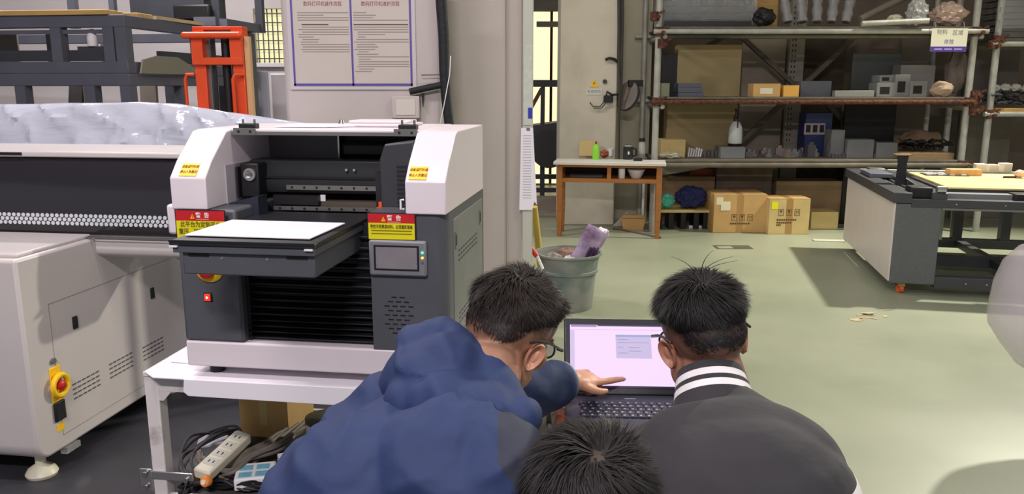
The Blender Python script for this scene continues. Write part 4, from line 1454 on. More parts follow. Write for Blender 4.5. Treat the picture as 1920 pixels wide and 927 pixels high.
# under the desk
pz = PZ(1186, 433)
bx = thing('open_carton', 'small open cardboard tray box on the floor under the desk', 'box', pz, math.radians(-6))
MB().prism([(-.10, 0), (.11, 0), (.135, .13), (-.125, .13)], 'y', 0, .14).build('carton_body', M_card, bx)
MB().prism([(-.125, .13), (.135, .13), (.10, .155), (-.10, .155)], 'y', .10, .15).build('flap', M_card, bx)
o = MB().tube([PZ(1150, 428, .01), PZ(1190, 435, .01), PZ(1240, 446, .01)], .012, 8).build('floor_pipe', mat('dull pipe', (120, 112, 100), .7), None, smooth=True)
tag(o, 'thin pipe lying on the floor between the desk legs', 'pipe')
o = MB().tube([PY(1207, 345, 8.75), PZ(1204, 425, .02)], .014, 8).build('white_conduit', M_white, None, smooth=True)
tag(o, 'white upright conduit behind the right desk legs', 'conduit')
o = MB().prism([(0, 0), (.16, .0), (.16, .17)], 'y', 0, .006).build('white_offcut', mat('pale offcut', (206, 200, 186), .7), None, loc=PZ(1152, 428) + Vector((0, .15, 0)), rz=RZD)
tag(o, 'triangular pale offcut standing beside the small carton', 'offcut')
# ------------------------------------------------------------------ scaffold shelving
SF, SB = 8.46, 9.22          # front and back of the shelves
XL = PY(1231, 180, SF).x
XR = PY(1815, 180, SF).x
Z1, Z2, Z3 = PY(1400, 300, SF).z, PY(1400, 182, SF).z, PY(1400, 50, SF).z
sca = thing('scaffold_shelf', 'galvanised scaffold tube shelving with rusty couplers and weathered planks', 'shelf', (XL, SF, 0))


def SL(x, y, z):
    return Vector((x - XL, y - SF, z))


def sc_tube(name, p, q, r=.026, m=M_galv, par=None):
    return MB().cyl(SL(*p), SL(*q), r, n=12).build(name, m, par if par else sca, smooth=True)


for x in (XL, XR):
    sc_tube('upright', (x, SF, 0.0), (x, SF, 3.3), .034)
    sc_tube('upright', (x - .02, SB, 0.0), (x - .02, SB, 3.3), .030)
for z in (Z1, Z2, Z3):
    sc_tube('ledger', (XL - .06, SF - .055, z - .05), (XR + .1, SF - .06, z - .05), .026, M_galv if z == Z3 else (M_rust if z == Z2 else M_shelf))
    sc_tube('ledger', (XL - .12, SB + .05, z - .05), (XR + .1, SB + .05, z - .05), .026)
    for x in (XL, XR):
        sc_tube('transom', (x + .06, SF - .03, z - .10), (x + .06, SB + .12, z - .10), .024)
    for k in range(4):
        y0 = SF - .02 + k * .215
        MB().bb(.04, XR - XL - .04, y0 - SF, y0 + .20 - SF, z - .022, z).build('plank', M_shelf, sca, bevel=.004)
sc_tube('ledger', (PY(1622, 45, SF - .2).x, SF - .12, Z3 + .02), (PY(1748, 42, SF - .2).x, SF - .12, Z3 + .05), .028)


def coupler(x, y, z, par=sca):
    mb = MB()
    mb.cyl(SL(x - .04, y, z), SL(x + .04, y, z), .045, n=10)
    mb.cyl(SL(x, y, z - .045), SL(x, y, z + .045), .046, n=10)
    mb.bar(SL(x + .05, y - .03, z + .03), SL(x + .09, y - .05, z + .05), .022)
    mb.cyl(SL(x + .03, y - .075, z - .01), SL(x + .03, y - .03, z - .01), .02, n=6)
    return mb.build('coupler', M_rust, par, smooth=True)


for x in (XL, XR):
    for z in (Z1 - .05, Z2 - .05, Z3 - .05):
        coupler(x, SF - .03, z)
coupler(XL - .05, SF - .02, Z3 + .10)
coupler(XL + .03, SF - .02, Z3 - .17)
coupler(XR + .05, SF - .03, Z2 - .14)
coupler(XR + .05, SF - .03, Z2 + .02)
# next bay
X2 = PY(1856, 180, SF).x
bay = thing('scaffold_bay', 'next scaffold bay at the right edge with its own upright and yellow plank', 'shelf', (XL, SF, 0))
sc_tube('upright', (X2, SF - .02, 0.0), (X2, SF - .02, 3.3), .034, par=bay)
sc_tube('upright', (X2 + 1.6, SF, 0.0), (X2 + 1.6, SF, 3.3), .034, par=bay)
sc_tube('upright', (X2, SB, 0.0), (X2, SB, 3.3), .034, par=bay)
ZB2, ZB3 = PY(1890, 203, SF).z, PY(1890, 72, SF).z
for z, m in ((ZB2, M_timber), (ZB3, M_shelf)):
    MB().bb(X2 - XL + .05, X2 - XL + 1.6, -.05, .8, z - .04, z).build('plank', m, bay, bevel=.004)
    sc_tube('ledger', (X2 - .08, SF - .07, z - .06), (X2 + 1.7, SF - .07, z - .06), par=bay)
coupler(X2 - .02, SF - .05, ZB3 - .02, bay)
coupler(X2 - .02, SF - .05, ZB2 - .06, bay)
coupler(X2 - .06, SF - .05, PY(1840, 84, SF).z, bay)


def ibox(name, label, cat, u0, u1, vtop, y, zb, depth, m, bev=.004, vm=None, group=None, parts=None):
    """box standing at depth y on height zb, seen between u0 and u1 with its front top edge at vtop"""
    zt = PY((u0 + u1) / 2, vtop, y).z
    vm = vm if vm else vtop
    x0, x1 = PY(u0, vm, y).x, PY(u1, vm, y).x
    t = thing(name, label, cat, ((x0 + x1) / 2, y, zb + .0006), 0, group)
    hw_, h_ = (x1 - x0) / 2, zt - zb
    MB().bb(-hw_, hw_, 0, depth, 0, h_).build('body', m, t, bevel=bev)
    if parts:
        parts(t, hw_, h_, depth)
    return t


def simple(name, label, cat, u0, u1, vtop, y, zb, depth, m, bev=.004, group=None):
    zt = PY((u0 + u1) / 2, vtop, y).z
    x0, x1 = PY(u0, vtop, y).x, PY(u1, vtop, y).x
    o = MB().bb(-(x1 - x0) / 2, (x1 - x0) / 2, 0, depth, 0, zt - zb).build(name, m, None, bevel=bev, loc=((x0 + x1) / 2, y, zb + .0006))
    return tag(o, label, cat, group)


def carton_parts(tape=True, marks=None, label=None, lab_rgb=None):
    def f(t, w, h, d):
        # two top flaps with a slit
        for s in (-1, 1):
            MB().bb(s * .004, s * w, .0, d, h, h + .006).build('flap', M_card, t)
        if tape:
            MB().bb(-.035, .035, -.001, 0, 0, h).build('tape', mat('brown tape', (176, 138, 84), .4), t)
            MB().bb(-.035, .035, 0, d, h + .006, h + .007).build('tape', mat('brown tape', (176, 138, 84), .4), t)
        if marks:
            for k in range(3):
                x = marks[0] + k * .085
                z = marks[1]
                sq = MB()
                for (a, b, c_, e) in ((-.028, .028, 0, .004), (-.028, .028, .066, .07), (-.028, -.024, 0, .07), (.024, .028, 0, .07)):
                    sq.bb(x + a, x + b, -.0016, -.0005, z + c_, z + e)
                if k == 0:      # umbrella
                    sq.prism([(x - .018, z + .040), (x - .010, z + .054), (x, z + .058), (x + .010, z + .054), (x + .018, z + .040)], 'y', -.0016, -.0005)
                    sq.bb(x - .002, x + .002, -.0016, -.0005, z + .014, z + .042)
                elif k == 1:    # goblet
                    sq.prism([(x - .014, z + .058), (x - .012, z + .038), (x - .003, z + .030), (x - .003, z + .018), (x - .012, z + .012), (x + .012, z + .012), (x + .003, z + .018), (x + .003, z + .030), (x + .012, z + .038), (x + .014, z + .058)], 'y', -.0016, -.0005)
                else:           # arrows up
                    for q in (-.010, .010):
                        sq.prism([(x + q - .008, z + .040), (x + q, z + .056), (x + q + .008, z + .040)], 'y', -.0016, -.0005)
                        sq.bb(x + q - .002, x + q + .002, -.0016, -.0005, z + .014, z + .040)
                sq.build('handling_symbol', mat('brown print', (92, 72, 44), .8), t)
            for (x0_, x1_, z_) in marks[2]:
                n_ = max(3, int((x1_ - x0_) / .022))
                for j in range(n_):
                    xa = x0_ + (x1_ - x0_) * j / n_
                    MB().bb(xa, xa + (x1_ - x0_) / n_ * .78, -.0012, -.0004, z_ - .009, z_ + .009).build('print_mark', mat('brown print', (92, 72, 44), .8), t)
        if label:
            for qi, (x0_, x1_, z0_, z1_, rgb) in enumerate(label):
                MB().bb(x0_, x1_, -.002 - .001 * qi, -.0005, z0_, z1_).build('sticker', mat('sticker %s' % str(rgb), rgb, .6), t)
    return f


yb1 = PZ(1338, 437).y
ibox('shipping_carton', 'larger brown shipping carton with white stickers on the floor in front of the shelf', 'carton', 1338, 1437, 366, yb1, 0, .42, M_card, vm=400,
     parts=carton_parts(True, (-.06, .13, [(-.10, .11, .10)]), [(-.255, -.185, .30, .38, (226, 222, 190)), (-.205, -.105, .24, .335, (232, 226, 192))]))
yb2 = PZ(1478, 440).y
ibox('shipping_carton', 'smaller brown shipping carton with a yellow sticker beside the larger one', 'carton', 1442, 1518, 374, yb2, 0, .30, M_card_pale, vm=405,
     parts=carton_parts(True, (-.09, .20, [(-.13, .08, .155), (-.13, .03, .125), (-.13, -.08, .10)]), [(-.19, -.125, .27, .345, (240, 236, 20))]))
# floor level things behind
simple('large_carton', 'dull carton with red smudges behind the smaller shipping carton', 'carton', 1456, 1580, 340, 8.95, .0, .3, M_card_dull)
for k, (u, z) in enumerate(((1483, .45), (1556, .46))):
    pass
simple('flat_carton', 'pale long carton on the floor right of the smaller shipping carton', 'carton', 1522, 1573, 398, 8.62, 0, .28, M_card_pale)
simple('large_carton', 'dull brown carton standing behind the blue bag under the shelf', 'carton', 1228, 1341, 332, 9.0, 0, .18, M_card_dull)
simple('large_carton', 'dark grey carton between the shelf legs behind the larger shipping carton', 'carton', 1345, 1450, 300, 9.0, 0, .15, mat('dark board', (112, 100, 86), .9, var=.3))
# low cardboard platform on black pedestals
pfm = thing('low_platform', 'low platform of flattened cardboard on black pedestals under the shelf', 'platform', (PY(1280, 392, 8.45).x, 8.60, 0))
zpl = PY(1280, 395, 8.55).z
MB().bb(PY(1238, 392, 8.55).x - pfm.location.x, PY(1331, 392, 8.55).x - pfm.location.x, -.05, .38, zpl - .025, zpl).build('board', M_card_pale, pfm, bevel=.003)
for u in (1240, 1262, 1285, 1310, 1328):
    x_ = PY(u, 415, 8.5).x - pfm.location.x
    MB().bb(x_ - .03, x_ + .03, 0, .22, 0, zpl - .026).build('pedestal', M_black, pfm, bevel=.006)
crumple('fabric_bag', 'dark blue fabric bag lying on the low platform', Vector((PY(1296, 380, 8.68).x, 8.68, zpl + .001)), .145, mat('navy fabric', (34, 42, 92), .85, var=.25, vscale=8), 4.2, (1.15, .7, .78), .3, cat='bag', sub=3)
crumple('plastic_bag', 'turquoise plastic bag on the left end of the low platform', Vector((PY(1250, 380, 8.66).x, 8.66, zpl + .001)), .075, mat('turquoise bag', (84, 196, 170), .5, var=.2), 8.2, (1, .8, 1.0), cat='bag')
o = MB().bb(-.07, .07, -.02, .02, 0, .03).build('white_bar', M_white, None, bevel=.004, loc=PZ(1303, 428))
tag(o, 'short white bar on the floor in front of the black pedestals', 'bar')
o = MB().box((0, 0, 0), (.62, .03, .10), rot=roty(-10)).build('channel_bar', mat('pale channel', (150, 146, 132), .6), None, loc=PY(1290, 312, 8.9))
tag(o, 'pale metal channel leaning under the lowest shelf', 'bar')
simple('orange_crate', 'orange red crate edge under the lowest shelf', 'crate', 1300, 1338, 316, 9.19, .0, .16, mat('orange crate', (176, 84, 40), .6))

# ---- lowest shelf (Z1)
def onz1(u, v):
    y = SF + .06 + (297 - v) / 25 * .45
    return Vector((PY(u, v, y).x, y, Z1 + .001))


cb = ibox('open_carton', 'open carton with crumpled film at the left end of the lowest shelf', 'carton', 1240, 1286, 262, 8.75, Z1, .25, M_card_pale)
crumple('film_wad', 'crumpled clear film in front of the open carton on the lowest shelf', onz1(1256, 294), .075, mat('cloudy film', (196, 190, 166), .3, bump=.4, bscale=30), 3.3, (1.5, .7, .5), .45, cat='film')
for k in range(6):
    p = onz1(1291 + k * 4.6, 280)
    o = MB().cyl((0, 0, .0), (.016, .02, .10 - .008 * (k % 3)), .0105, n=8).build('white_tube', M_white, None, smooth=True, loc=p)
    tag(o, 'thin slanted white tube, %s from the open carton' % ['first', 'second', 'third', 'fourth', 'fifth', 'sixth'][k], 'tube', 'white tubes on the lowest shelf')
for k in range(4):
    p = onz1(1322 + k * 7, 283)
    o = MB().lathe([(.0, 0), (.022, 0), (.022, .06), (.016, .075), (.008, .08), (0, .08)], n=12).build('small_part', mat('dull part %d' % (k % 2), ((110, 96, 92), (88, 90, 96))[k % 2], .5), None, smooth=True, loc=p)
    tag(o, 'small dull cylinder, %s from the white tubes' % ['first', 'second', 'third', 'fourth'][k], 'part', 'small cylinders on the lowest shelf')
bsz = PZ(1378, 283, Z1)
bxs = ibox('grey_block', 'flat grey block carrying the spray bottle on the lowest shelf', 'block', 1352, 1398, 276, 8.62, Z1, .26, M_concrete)
zsb = PY(1375, 276, 8.62).z
spb = thing('spray_bottle', 'white garden spray bottle with dark pump head on the lowest shelf', 'bottle', (PY(1378, 268, 8.75).x, 8.75, zsb + .001))
MB().lathe([(0, 0), (.070, 0), (.074, .03), (0, .03)], n=24).build('base_ring', M_black, spb, smooth=True)
MB().lathe([(.072, .028), (.074, .05), (.074, .15), (.066, .21), (.042, .255), (.024, .27), (0, .27)], n=26).build('bottle_body', mat('milky white plastic', (212, 218, 214), .4), spb, smooth=True)
MB().lathe([(.028, .262), (.030, .30), (.022, .33), (.014, .35), (.014, .385), (.022, .39), (.022, .40), (0, .40)], n=16).build('pump', mat('dark plum pump', (52, 38, 46), .5), spb, smooth=True)
MB().bar((.0, -.02, .31), (.0, -.085, .30), .016).build('nozzle', M_black, spb)
MB().prism([(-.006, .29), (.006, .29), (.004, .20), (-.004, .20)], 'y', -.078, -.066).build('trigger', M_black, spb)
random.seed(31)
parts_cols = [(120, 120, 120), (150, 136, 130), (96, 96, 100), (170, 156, 148), (130, 132, 136)]
descr = ['dark grey', 'brownish grey', 'charcoal', 'pale brown', 'slate']
for k in range(14):
    u = 1404 + k * 9.6
    h = random.choice((.04, .06, .09, .05))
    kind = k % 3
    p = onz1(u, 282 - (k % 4) * 3.5)
    mcol = mat('metal part %d' % (k % 5), parts_cols[k % 5], .55, .2)
    mb = MB()
    if kind == 0:
        mb.bb(-.028, .028, -.03, .03, 0, h)
        mb.bb(-.014, .014, -.02, .02, h, h + .02)
    elif kind == 1:
        mb.lathe([(0, 0), (.03, 0), (.03, h * .5), (.016, h * .5), (.016, h), (0, h)], n=14)
    else:
        mb.prism([(-.035, 0), (.035, 0), (.035, .015), (-.015, .015), (-.015, h), (-.035, h)], 'y', -.03, .03)
    o = mb.build('machine_part', mcol, None, loc=p, rz=random.uniform(-.4, .4))
    o.scale = (1.5, 1.3, 1.5)
    tag(o, '%s metal part, %s to the right of the spray bottle' % (descr[k % 5], ['first', 'second', 'third', 'fourth', 'fifth', 'sixth', 'seventh', 'eighth', 'ninth', 'tenth', 'eleventh', 'twelfth', 'thirteenth', 'fourteenth'][k]), 'part', 'metal parts on the lowest shelf')
# blue crate with white slotted front
bcx = ibox('blue_crate', 'dark blue crate with a white slotted front on the lowest shelf', 'crate', 1512, 1562, 212, 8.95, Z1, .22, M_blue)
zc = PY(1530, 240, 8.94).z - Z1
for k in range(3):
    MB().bb(-.14 + k * .075, -.09 + k * .075, -.004, 0, zc - .05, zc + .03).build('slot', M_black, bcx)
MB().bb(-.16, .07, -.003, -.0005, zc - .075, zc + .05).build('white_front', mat('dusty white panel', (170, 160, 160), .6), bcx)
for k, (u0, u1, vt, yy) in enumerate(((1560, 1585, 244, 8.72), (1590, 1640, 262, 8.66), (1645, 1684, 268, 8.66))):
    o = simple('stone_block', ('tall grey block right of the blue crate', 'low long grey block in the middle of the lowest shelf', 'low grey block next to the cable scraps')[k], 'block', u0, u1, vt, yy, Z1, .2, M_concrete, group='grey blocks on the lowest shelf')
# toothed cable chain along the shelf edge
chn = MB()
for k in range(19):
    x = k * .038
    chn.bb(x, x + .030, -.02, .02, 0, .035 + (.012 if k % 3 == 0 else 0))
chn.bb(0, 19 * .038, -.015, .015, .004, .02)
o = chn.build('drag_chain', mat('grey plastic chain', (96, 96, 98), .6), None, loc=onz1(1560, 289) + Vector((0, .02, 0)))
tag(o, 'long grey toothed drag chain lying along the lowest shelf edge', 'chain')
# tray with black scraps
trs = ibox('scrap_crate', 'shallow tan crate under the heap of black cable scraps', 'crate', 1690, 1790, 287, 8.5, Z1, .36, M_card_dull)
random.seed(17)
hp = MB()
for k in range(60):
    a_ = random.uniform(0, 6.28)
    c_ = Vector((random.uniform(-.24, .24), random.uniform(.05, .3), .02 + random.random() * .08))
    d_ = Vector((math.cos(a_), math.sin(a_) * .5, random.uniform(-.25, .25))) * .06
    hp.tube([c_ - d_, c_ + Vector((0, 0, .02)), c_ + d_], .010, 5)
zt_ = PY(1740, 287, 8.5).z
o = hp.build('cable_scraps', M_black, None, smooth=True, loc=(PY(1745, 287, 8.5).x, 8.5, zt_ + .012))
tag(o, 'heap of short black cable scraps on the tan crate', 'cable scraps', kind='stuff')
crumple('paper_bundle', 'dull paper bundle at the back of the lowest shelf beside the upright', Vector((PY(1725, 265, 9.0).x, 9.0, Z1 + .001)), .17, mat('dull paper', (140, 116, 90), .9, var=.3), 2.9, (1.4, .7, .8), .25, cat='bundle')

# ---- middle shelf (Z2)
simple('black_sheet', 'black upright sheet at the left end of the middle shelf', 'sheet', 1243, 1271, 100, 8.72, Z2, .04, M_black)
simple('clear_case', 'small pale case in front of the black sheet on the middle shelf', 'case', 1240, 1256, 156, 8.5, Z2, .14, mat('cloudy case', (150, 150, 128), .3, alpha=.8))
for k in range(3):
    o = simple('blue_slab', ('lowest blue grey slab left on the middle shelf', 'second blue grey slab left on the middle shelf', 'top blue grey slab left on the middle shelf')[k], 'slab', 1272, 1320 - k * 2, 174 - k * 9, 8.5, Z2 + (0 if k == 0 else PY(1290, 174 - (k - 1) * 9, 8.5).z - Z2 + .001), .22, mat('blue grey slab', (82, 86, 100), .6, var=.1), group='slabs on the middle shelf')
lc = ibox('label_carton', 'tan carton with a white label on the middle shelf', 'carton', 1413, 1464, 158, 8.5, Z2, .2, M_card, parts=carton_parts(False, None, [(-.07, .06, .03, .09, (226, 222, 200))]))
ibox('yellow_carton', 'small bright tan carton right of the labelled carton on the middle shelf', 'carton', 1470, 1499, 161, 8.5, Z2, .18, mat('bright tan card', (226, 176, 84), .8), parts=carton_parts(False))
simple('steel_profile', 'long grey steel profile right of the cartons on the middle shelf', 'profile', 1502, 1560, 152, 8.6, Z2, .2, M_frame)
simple('steel_profile', 'long pale aluminium profile lying in the middle of the shelf', 'profile', 1566, 1640, 170, 8.48, Z2, .08, mat('dull aluminium', (150, 152, 148), .5, .3))
simple('grey_sheet', 'dark grey green sheet leaning at the back of the middle shelf', 'sheet', 1600, 1690, 100, 9.12, Z2, .03, mat('grey green sheet', (86, 92, 86), .5))
for k, (u0, u1, vt, yy, zz_) in enumerate(((1645, 1680, 155, 8.5, 0), (1680, 1708, 140, 8.5, 0), (1708, 1740, 152, 8.48, 0), (1650, 1676, 141, 8.55, 1))):
    zb_ = Z2 + (.0 if not zz_ else PY(1660, 155, 8.5).z - Z2 + .002)
    prt = simple('hollow_block', ('grey hollow block left in the block stack on the middle shelf', 'tall grey hollow block in the block stack', 'right grey hollow block with a dark mouth in the block stack', 'upper grey hollow block resting on the left one')[k], 'block', u0, u1, vt, yy, zb_, .2, M_concrete, group='hollow blocks on the middle shelf')
    hwid = prt.dimensions.x * .32
    hgt = max(.02, prt.data.vertices[0].co.z)
    zmx = max(v.co.z for v in prt.data.vertices)
    MB().bb(-hwid, hwid * .6, -.002, .002, zmx * .2, zmx * .7).build('mouth', M_black, prt)
simple('foil_roll', 'pale long block on top of the hollow blocks', 'block', 1690, 1755, 122, 8.85, Z2, .2, mat('pale block', (150, 146, 142), .7))
crumple('cloth_bundle', 'beige cloth bundle at the right of the middle shelf', Vector((PY(1765, 172, 8.5).x, 8.5, Z2 + .001)), .105, mat('beige cloth', (186, 164, 140), .9, var=.15), 6.3, (1.15, .7, .75), .22, cat='bundle')
crumple('rag', 'grey rag crumpled beside the right upright on the middle shelf', Vector((PY(1790, 150, 8.75).x, 8.75, Z2 + .001)), .15, mat('grey rag', (120, 112, 104), .9, var=.2), 1.3, (.7, .6, 1.6), .3, cat='rag')

# ---- top shelf (Z3): bundles in plastic film
M_wrap = mat('stretch film', (190, 192, 196), .15, alpha=.38, bump=.8, bscale=22, spec=.8)


def wrapped(name, label, u0, u1, vtop, y, zb, depth, n, rgb, seed, rad=None):
    random.seed(seed)
    zt = PY((u0 + u1) / 2, vtop, y).z
    x0, x1 = PY(u0, 20, y).x, PY(u1, 20, y).x
    w_, h_ = x1 - x0, zt - zb
    t = thing(name, label, 'bundle', ((x0 + x1) / 2, y + depth / 2, zb + .001))
    m = mat('bundle %s' % str(rgb), rgb, .5, var=.2)
    rows = max(2, int(h_ / .06))
    for r in range(rows):
        z = h_ * (r + .5) / rows
        for k in range(3):
            yy = -depth / 2 + depth * (k + .5) / 3
            MB().bb(-w_ / 2 + random.uniform(0, .03), w_ / 2 - random.uniform(0, .03), yy - depth * .14, yy + depth * .14, z - h_ / rows * .42, z + h_ / rows * .42).build('bar', m, t)
    vs_, fs_ = [], []
    nu, nv = 36, 14
    for i in range(nu + 1):
        for j in range(nv):
            a_ = 2 * math.pi * j / nv
            cx, cz = math.cos(a_), math.sin(a_)
            k = (abs(cx) ** 4 + abs(cz) ** 4) ** (-.25)
            x = -w_ / 2 - .02 + (w_ + .04) * i / nu
            y_ = cx * k * (depth / 2 + .02)
            z_ = h_ / 2 + cz * k * (h_ / 2 + .012)
            q = noise.noise(Vector((x * 9 + seed, y_ * 14, z_ * 14))) * .016
            vs_.append((x, y_ * (1 + q * 3), max(.0, z_ + q)))
    for i in range(nu):
        for j in range(nv):
            fs_.append((i * nv + j, i * nv + (j + 1) % nv, (i + 1) * nv + (j + 1) % nv, (i + 1) * nv + j))
    MB().add(vs_, fs_).build('film_wrap', M_wrap, t, smooth=True)
    return t


wrapped('wrapped_bundle', 'dark bundle of black profiles in stretch film at the left of the top shelf', 1246, 1414, -28, 8.52, Z3, .5, 9, (48, 46, 52), 3)
crumple('black_bag', 'lumpy black bag on the top shelf beside the dark wrapped bundle', Vector((PY(1433, 25, 8.5).x, 8.5, Z3 + .001)), .11, M_black, 5.5, (1, .8, .8), .3, cat='bag')
simple('upright_board', 'brown board standing behind the black bag on the top shelf', 'board', 1418, 1462, -30, 8.9, Z3, .04, M_timber)
for k in range(5):
    p0_ = PY(1478 + k * 27, 34, 8.52)
    p0_.z = Z3 + .05
    p1_ = p0_ + Vector((-.05 + .04 * k, .12, .42))
    t = thing('wrapped_tube', ['film wrapped grey tube leaning leftmost on the top shelf', 'film wrapped grey tube leaning second from the left on the top shelf', 'film wrapped grey tube leaning in the middle of five on the top shelf', 'film wrapped grey tube leaning fourth of five on the top shelf', 'film wrapped grey tube leaning rightmost of five on the top shelf'][k], 'tube', (p0_.x, p0_.y, Z3 + .002), 0, 'wrapped tubes on the top shelf')
    dlt = p1_ - Vector((p0_.x, p0_.y, Z3 + .002))
    MB().cyl((0, 0, .045), dlt, .04, n=12).build('tube_core', mat('grey core', (104, 104, 108), .5), t, smooth=True)
    mbx = MB()
    pts_ = [Vector((0, 0, .048)) + (dlt - Vector((0, 0, .048))) * (i / 10) for i in range(11)]
    mbx.tube(pts_, .05, 12, taper=lambda q, k=k: 1 + .18 * math.sin(q * 22 + k))
    MB_o = mbx.build('film_wrap', M_wrap, t, smooth=True)
o = MB().tube([PY(1612, 42, 8.5) + Vector((0, 0, .03)), PY(1660, 12, 8.55), PY(1712, -12, 8.6)], .035, 10).build('lagged_pipe', mat('dusty lagging', (120, 112, 100), .8, var=.2), None, smooth=True)
tag(o, 'dusty lagged pipe slanting up from the top shelf', 'pipe')
crumple('white_scrap', 'white crumpled packing piece on the top shelf', Vector((PY(1678, 33, 8.5).x, 8.5, Z3 + .001)), .07, mat('dusty white scrap', (186, 178, 160), .8), 2.1, (1.2, .8, .8), .35, cat='packing')
crumple('clear_bag', 'clear plastic bag with pointed top on the top shelf', Vector((PY(1718, 33, 8.45).x, 8.45, Z3 + .001)), .11, mat('cloudy bag', (170, 172, 170), .15, bump=.6, bscale=25), 9.1, (.95, .7, 1.1), .35, cat='bag', sub=3)
crumple('film_sack', 'pinkish film sack drooping over the right end of the top shelf', Vector((PY(1782, 50, 8.5).x, 8.55, Z3 + .001)), .14, mat('pinkish film', (196, 172, 156), .2, bump=.5, bscale=25, alpha=.9), 7.1, (1.25, .7, .8), .3, cat='sack', sub=3)
# right bay contents
wrapped('wrapped_bundle', 'tall bundle of dark profiles in shiny film at the upper right edge', 1876, 2010, -60, 8.4, ZB3, .4, 6, (92, 88, 86), 8)
random.seed(44)
hp = MB()
for k in range(120):
    a_ = random.uniform(0, 6.28)
    c_ = Vector((random.uniform(.0, .9), random.uniform(.03, .5), .02 + random.random() * .13))
    d_ = Vector((math.cos(a_), math.sin(a_) * .5, random.uniform(-.2, .2))) * .05
    hp.tube([c_ - d_, c_ + Vector((0, 0, .01)), c_ + d_], .012, 5)
o = hp.build('cable_scraps', mat('slate scraps', (52, 56, 66), .5), None, smooth=True, loc=(PY(1862, 200, 8.36).x, 8.36, ZB2 + .014))
tag(o, 'long heap of dark metal scraps on the yellow plank at the right', 'metal scraps', kind='stuff')
for k in range(4):
    crumple('film_roll', ('leftmost clump of white film over the dark scraps', 'second clump of white film over the dark scraps', 'third clump of white film over the dark scraps', 'rightmost clump of white film over the dark scraps')[k], Vector((PY(1868 + 20 * k, 160, 8.6).x, 8.62, ZB2 + .17)), .052, mat('white film clump', (206, 206, 196), .2, bump=.5, bscale=30), 3.3 + k, (1, .7, .7), .4, cat='film').__setitem__('group', 'film clumps at the right')
simple('tall_sheet', 'tall dull grey sheet standing behind the right upright', 'sheet', 1815, 1915, 92, 9.35, 0, .05, mat('dull panel', (116, 108, 98), .8, var=.15))

# ---- behind the shelves: rack uprights, braces, boards
simple('tall_carton', 'large beige carton standing at the back of the middle shelf', 'carton', 1272, 1392, 84, 8.98, Z2, .2, mat('beige carton', (176, 160, 116), .85, var=.15, vscale=2))
simple('tall_carton', 'large beige carton with brown tape at the back of the lowest shelf', 'carton', 1252, 1384, 190, 8.98, Z1, .2, mat('beige carton two', (150, 134, 96), .85, var=.15, vscale=2))
simple('wall_sheet', 'tall pale sheet leaning on the wall behind the shelf', 'sheet', 1395, 1476, 62, 9.75, 0, .04, mat('pale wall sheet', (168, 156, 138), .8, var=.08))
rk = thing('pallet_rack', 'perforated grey rack upright with crossed braces behind the scaffold', 'rack', (PY(1486, 200, 9.5).x, 9.5, 0))
rko = Vector(rk.location)
MB().bb(-.085, .085, -.03, .03, 0, 3.0).build('upright', mat('rack paint', (156, 150, 136), .6, var=.1), rk)
for k in range(26):
    for x_ in (-.055, -.02):
        MB().bb(x_ - .006, x_ + .006, -.032, -.029, .9 + k * .06, .925 + k * .06).build('slot', M_ink, rk)
for (u0, v0, u1, v1) in ((1380, 60, 1488, 158), (1375, 60, 1310, 95), (1616, 58, 1505, 160), (1475, 186, 1382, 272), (1545, 190, 1620, 268)):
    MB().bar(PY(u0, v0, 9.42) - rko, PY(u1, v1, 9.42) - rko, .055, .05).build('brace', M_shelf, rk)
simple('dark_board', 'dark board filling the back of the shelf behind the blue crate', 'board', 1508, 1590, 64, 9.8, 0, .03, mat('dark brown board', (84, 72, 60), .9, var=.2))
simple('dark_opening', 'dark opening behind the lowest shelf right of the blue crate, filled by a black sheet', 'sheet', 1586, 1682, 190, 9.3, 0, .03, mat('black sheet', (36, 36, 36), .6))  # black sheet stands in for a dark opening, its shade put in as colour
simple('wall_sheet', 'tall grey brown sheet on the wall behind the hollow blocks', 'sheet', 1694, 1760, 60, 9.75, 0, .04, mat('grey brown sheet', (120, 110, 100), .8, var=.08))
simple('equipment_stand', 'black stand between the long pale carton and the white machine side', 'stand', 1583, 1606, 312, 8.93, 0, .2, M_black)

# hanging sign
c0, c1 = PY(1748, 53, SF - .13), PY(1811, 97, SF - .13)
sg = thing('shelf_sign', 'white hanging sign with a violet strip at the right end of the top shelf', 'sign', ((c0.x + c1.x) / 2, SF - .13, c1.z))
sw, sh = (c1.x - c0.x) / 2, c0.z - c1.z
MB().bb(-sw, sw, 0, .004, 0, sh).build('board', mat('sign white', (222, 220, 200), .5), sg)
MB().bb(-sw, sw, -.002, 0, 0, sh * .22).build('violet_strip', mat('sign violet', (82, 60, 150), .5), sg)
for k in range(3):
    MB().bb(-sw * .78 + k * sw * .55, -sw * .35 + k * sw * .55, -.003, -.002, sh * .08, sh * .14).build('strip_lettering', mat('pale violet', (170, 156, 220), .5), sg)
M_sgt = mat('sign grey text', (140, 140, 136), .6)
text_mesh('wording', '物料', .055, M_sgt, sg, (-sw * .42, -.001, sh * .83), RXV)
text_mesh('wording', '区域', .055, M_sgt, sg, (sw * .45, -.001, sh * .80), RXV)
text_mesh('wording', '存放', .05, mat('sign violet text', (120, 108, 170), .6), sg, (0, -.001, sh * .42), RXV)
MB().tube([(-sw * .8, .002, sh), (-sw * .8, .03, sh + .06)], .004, 6).build('tie', M_rail, sg)
MB().tube([(sw * .8, .002, sh), (sw * .8, .03, sh + .06)], .004, 6).build('tie', M_rail, sg)

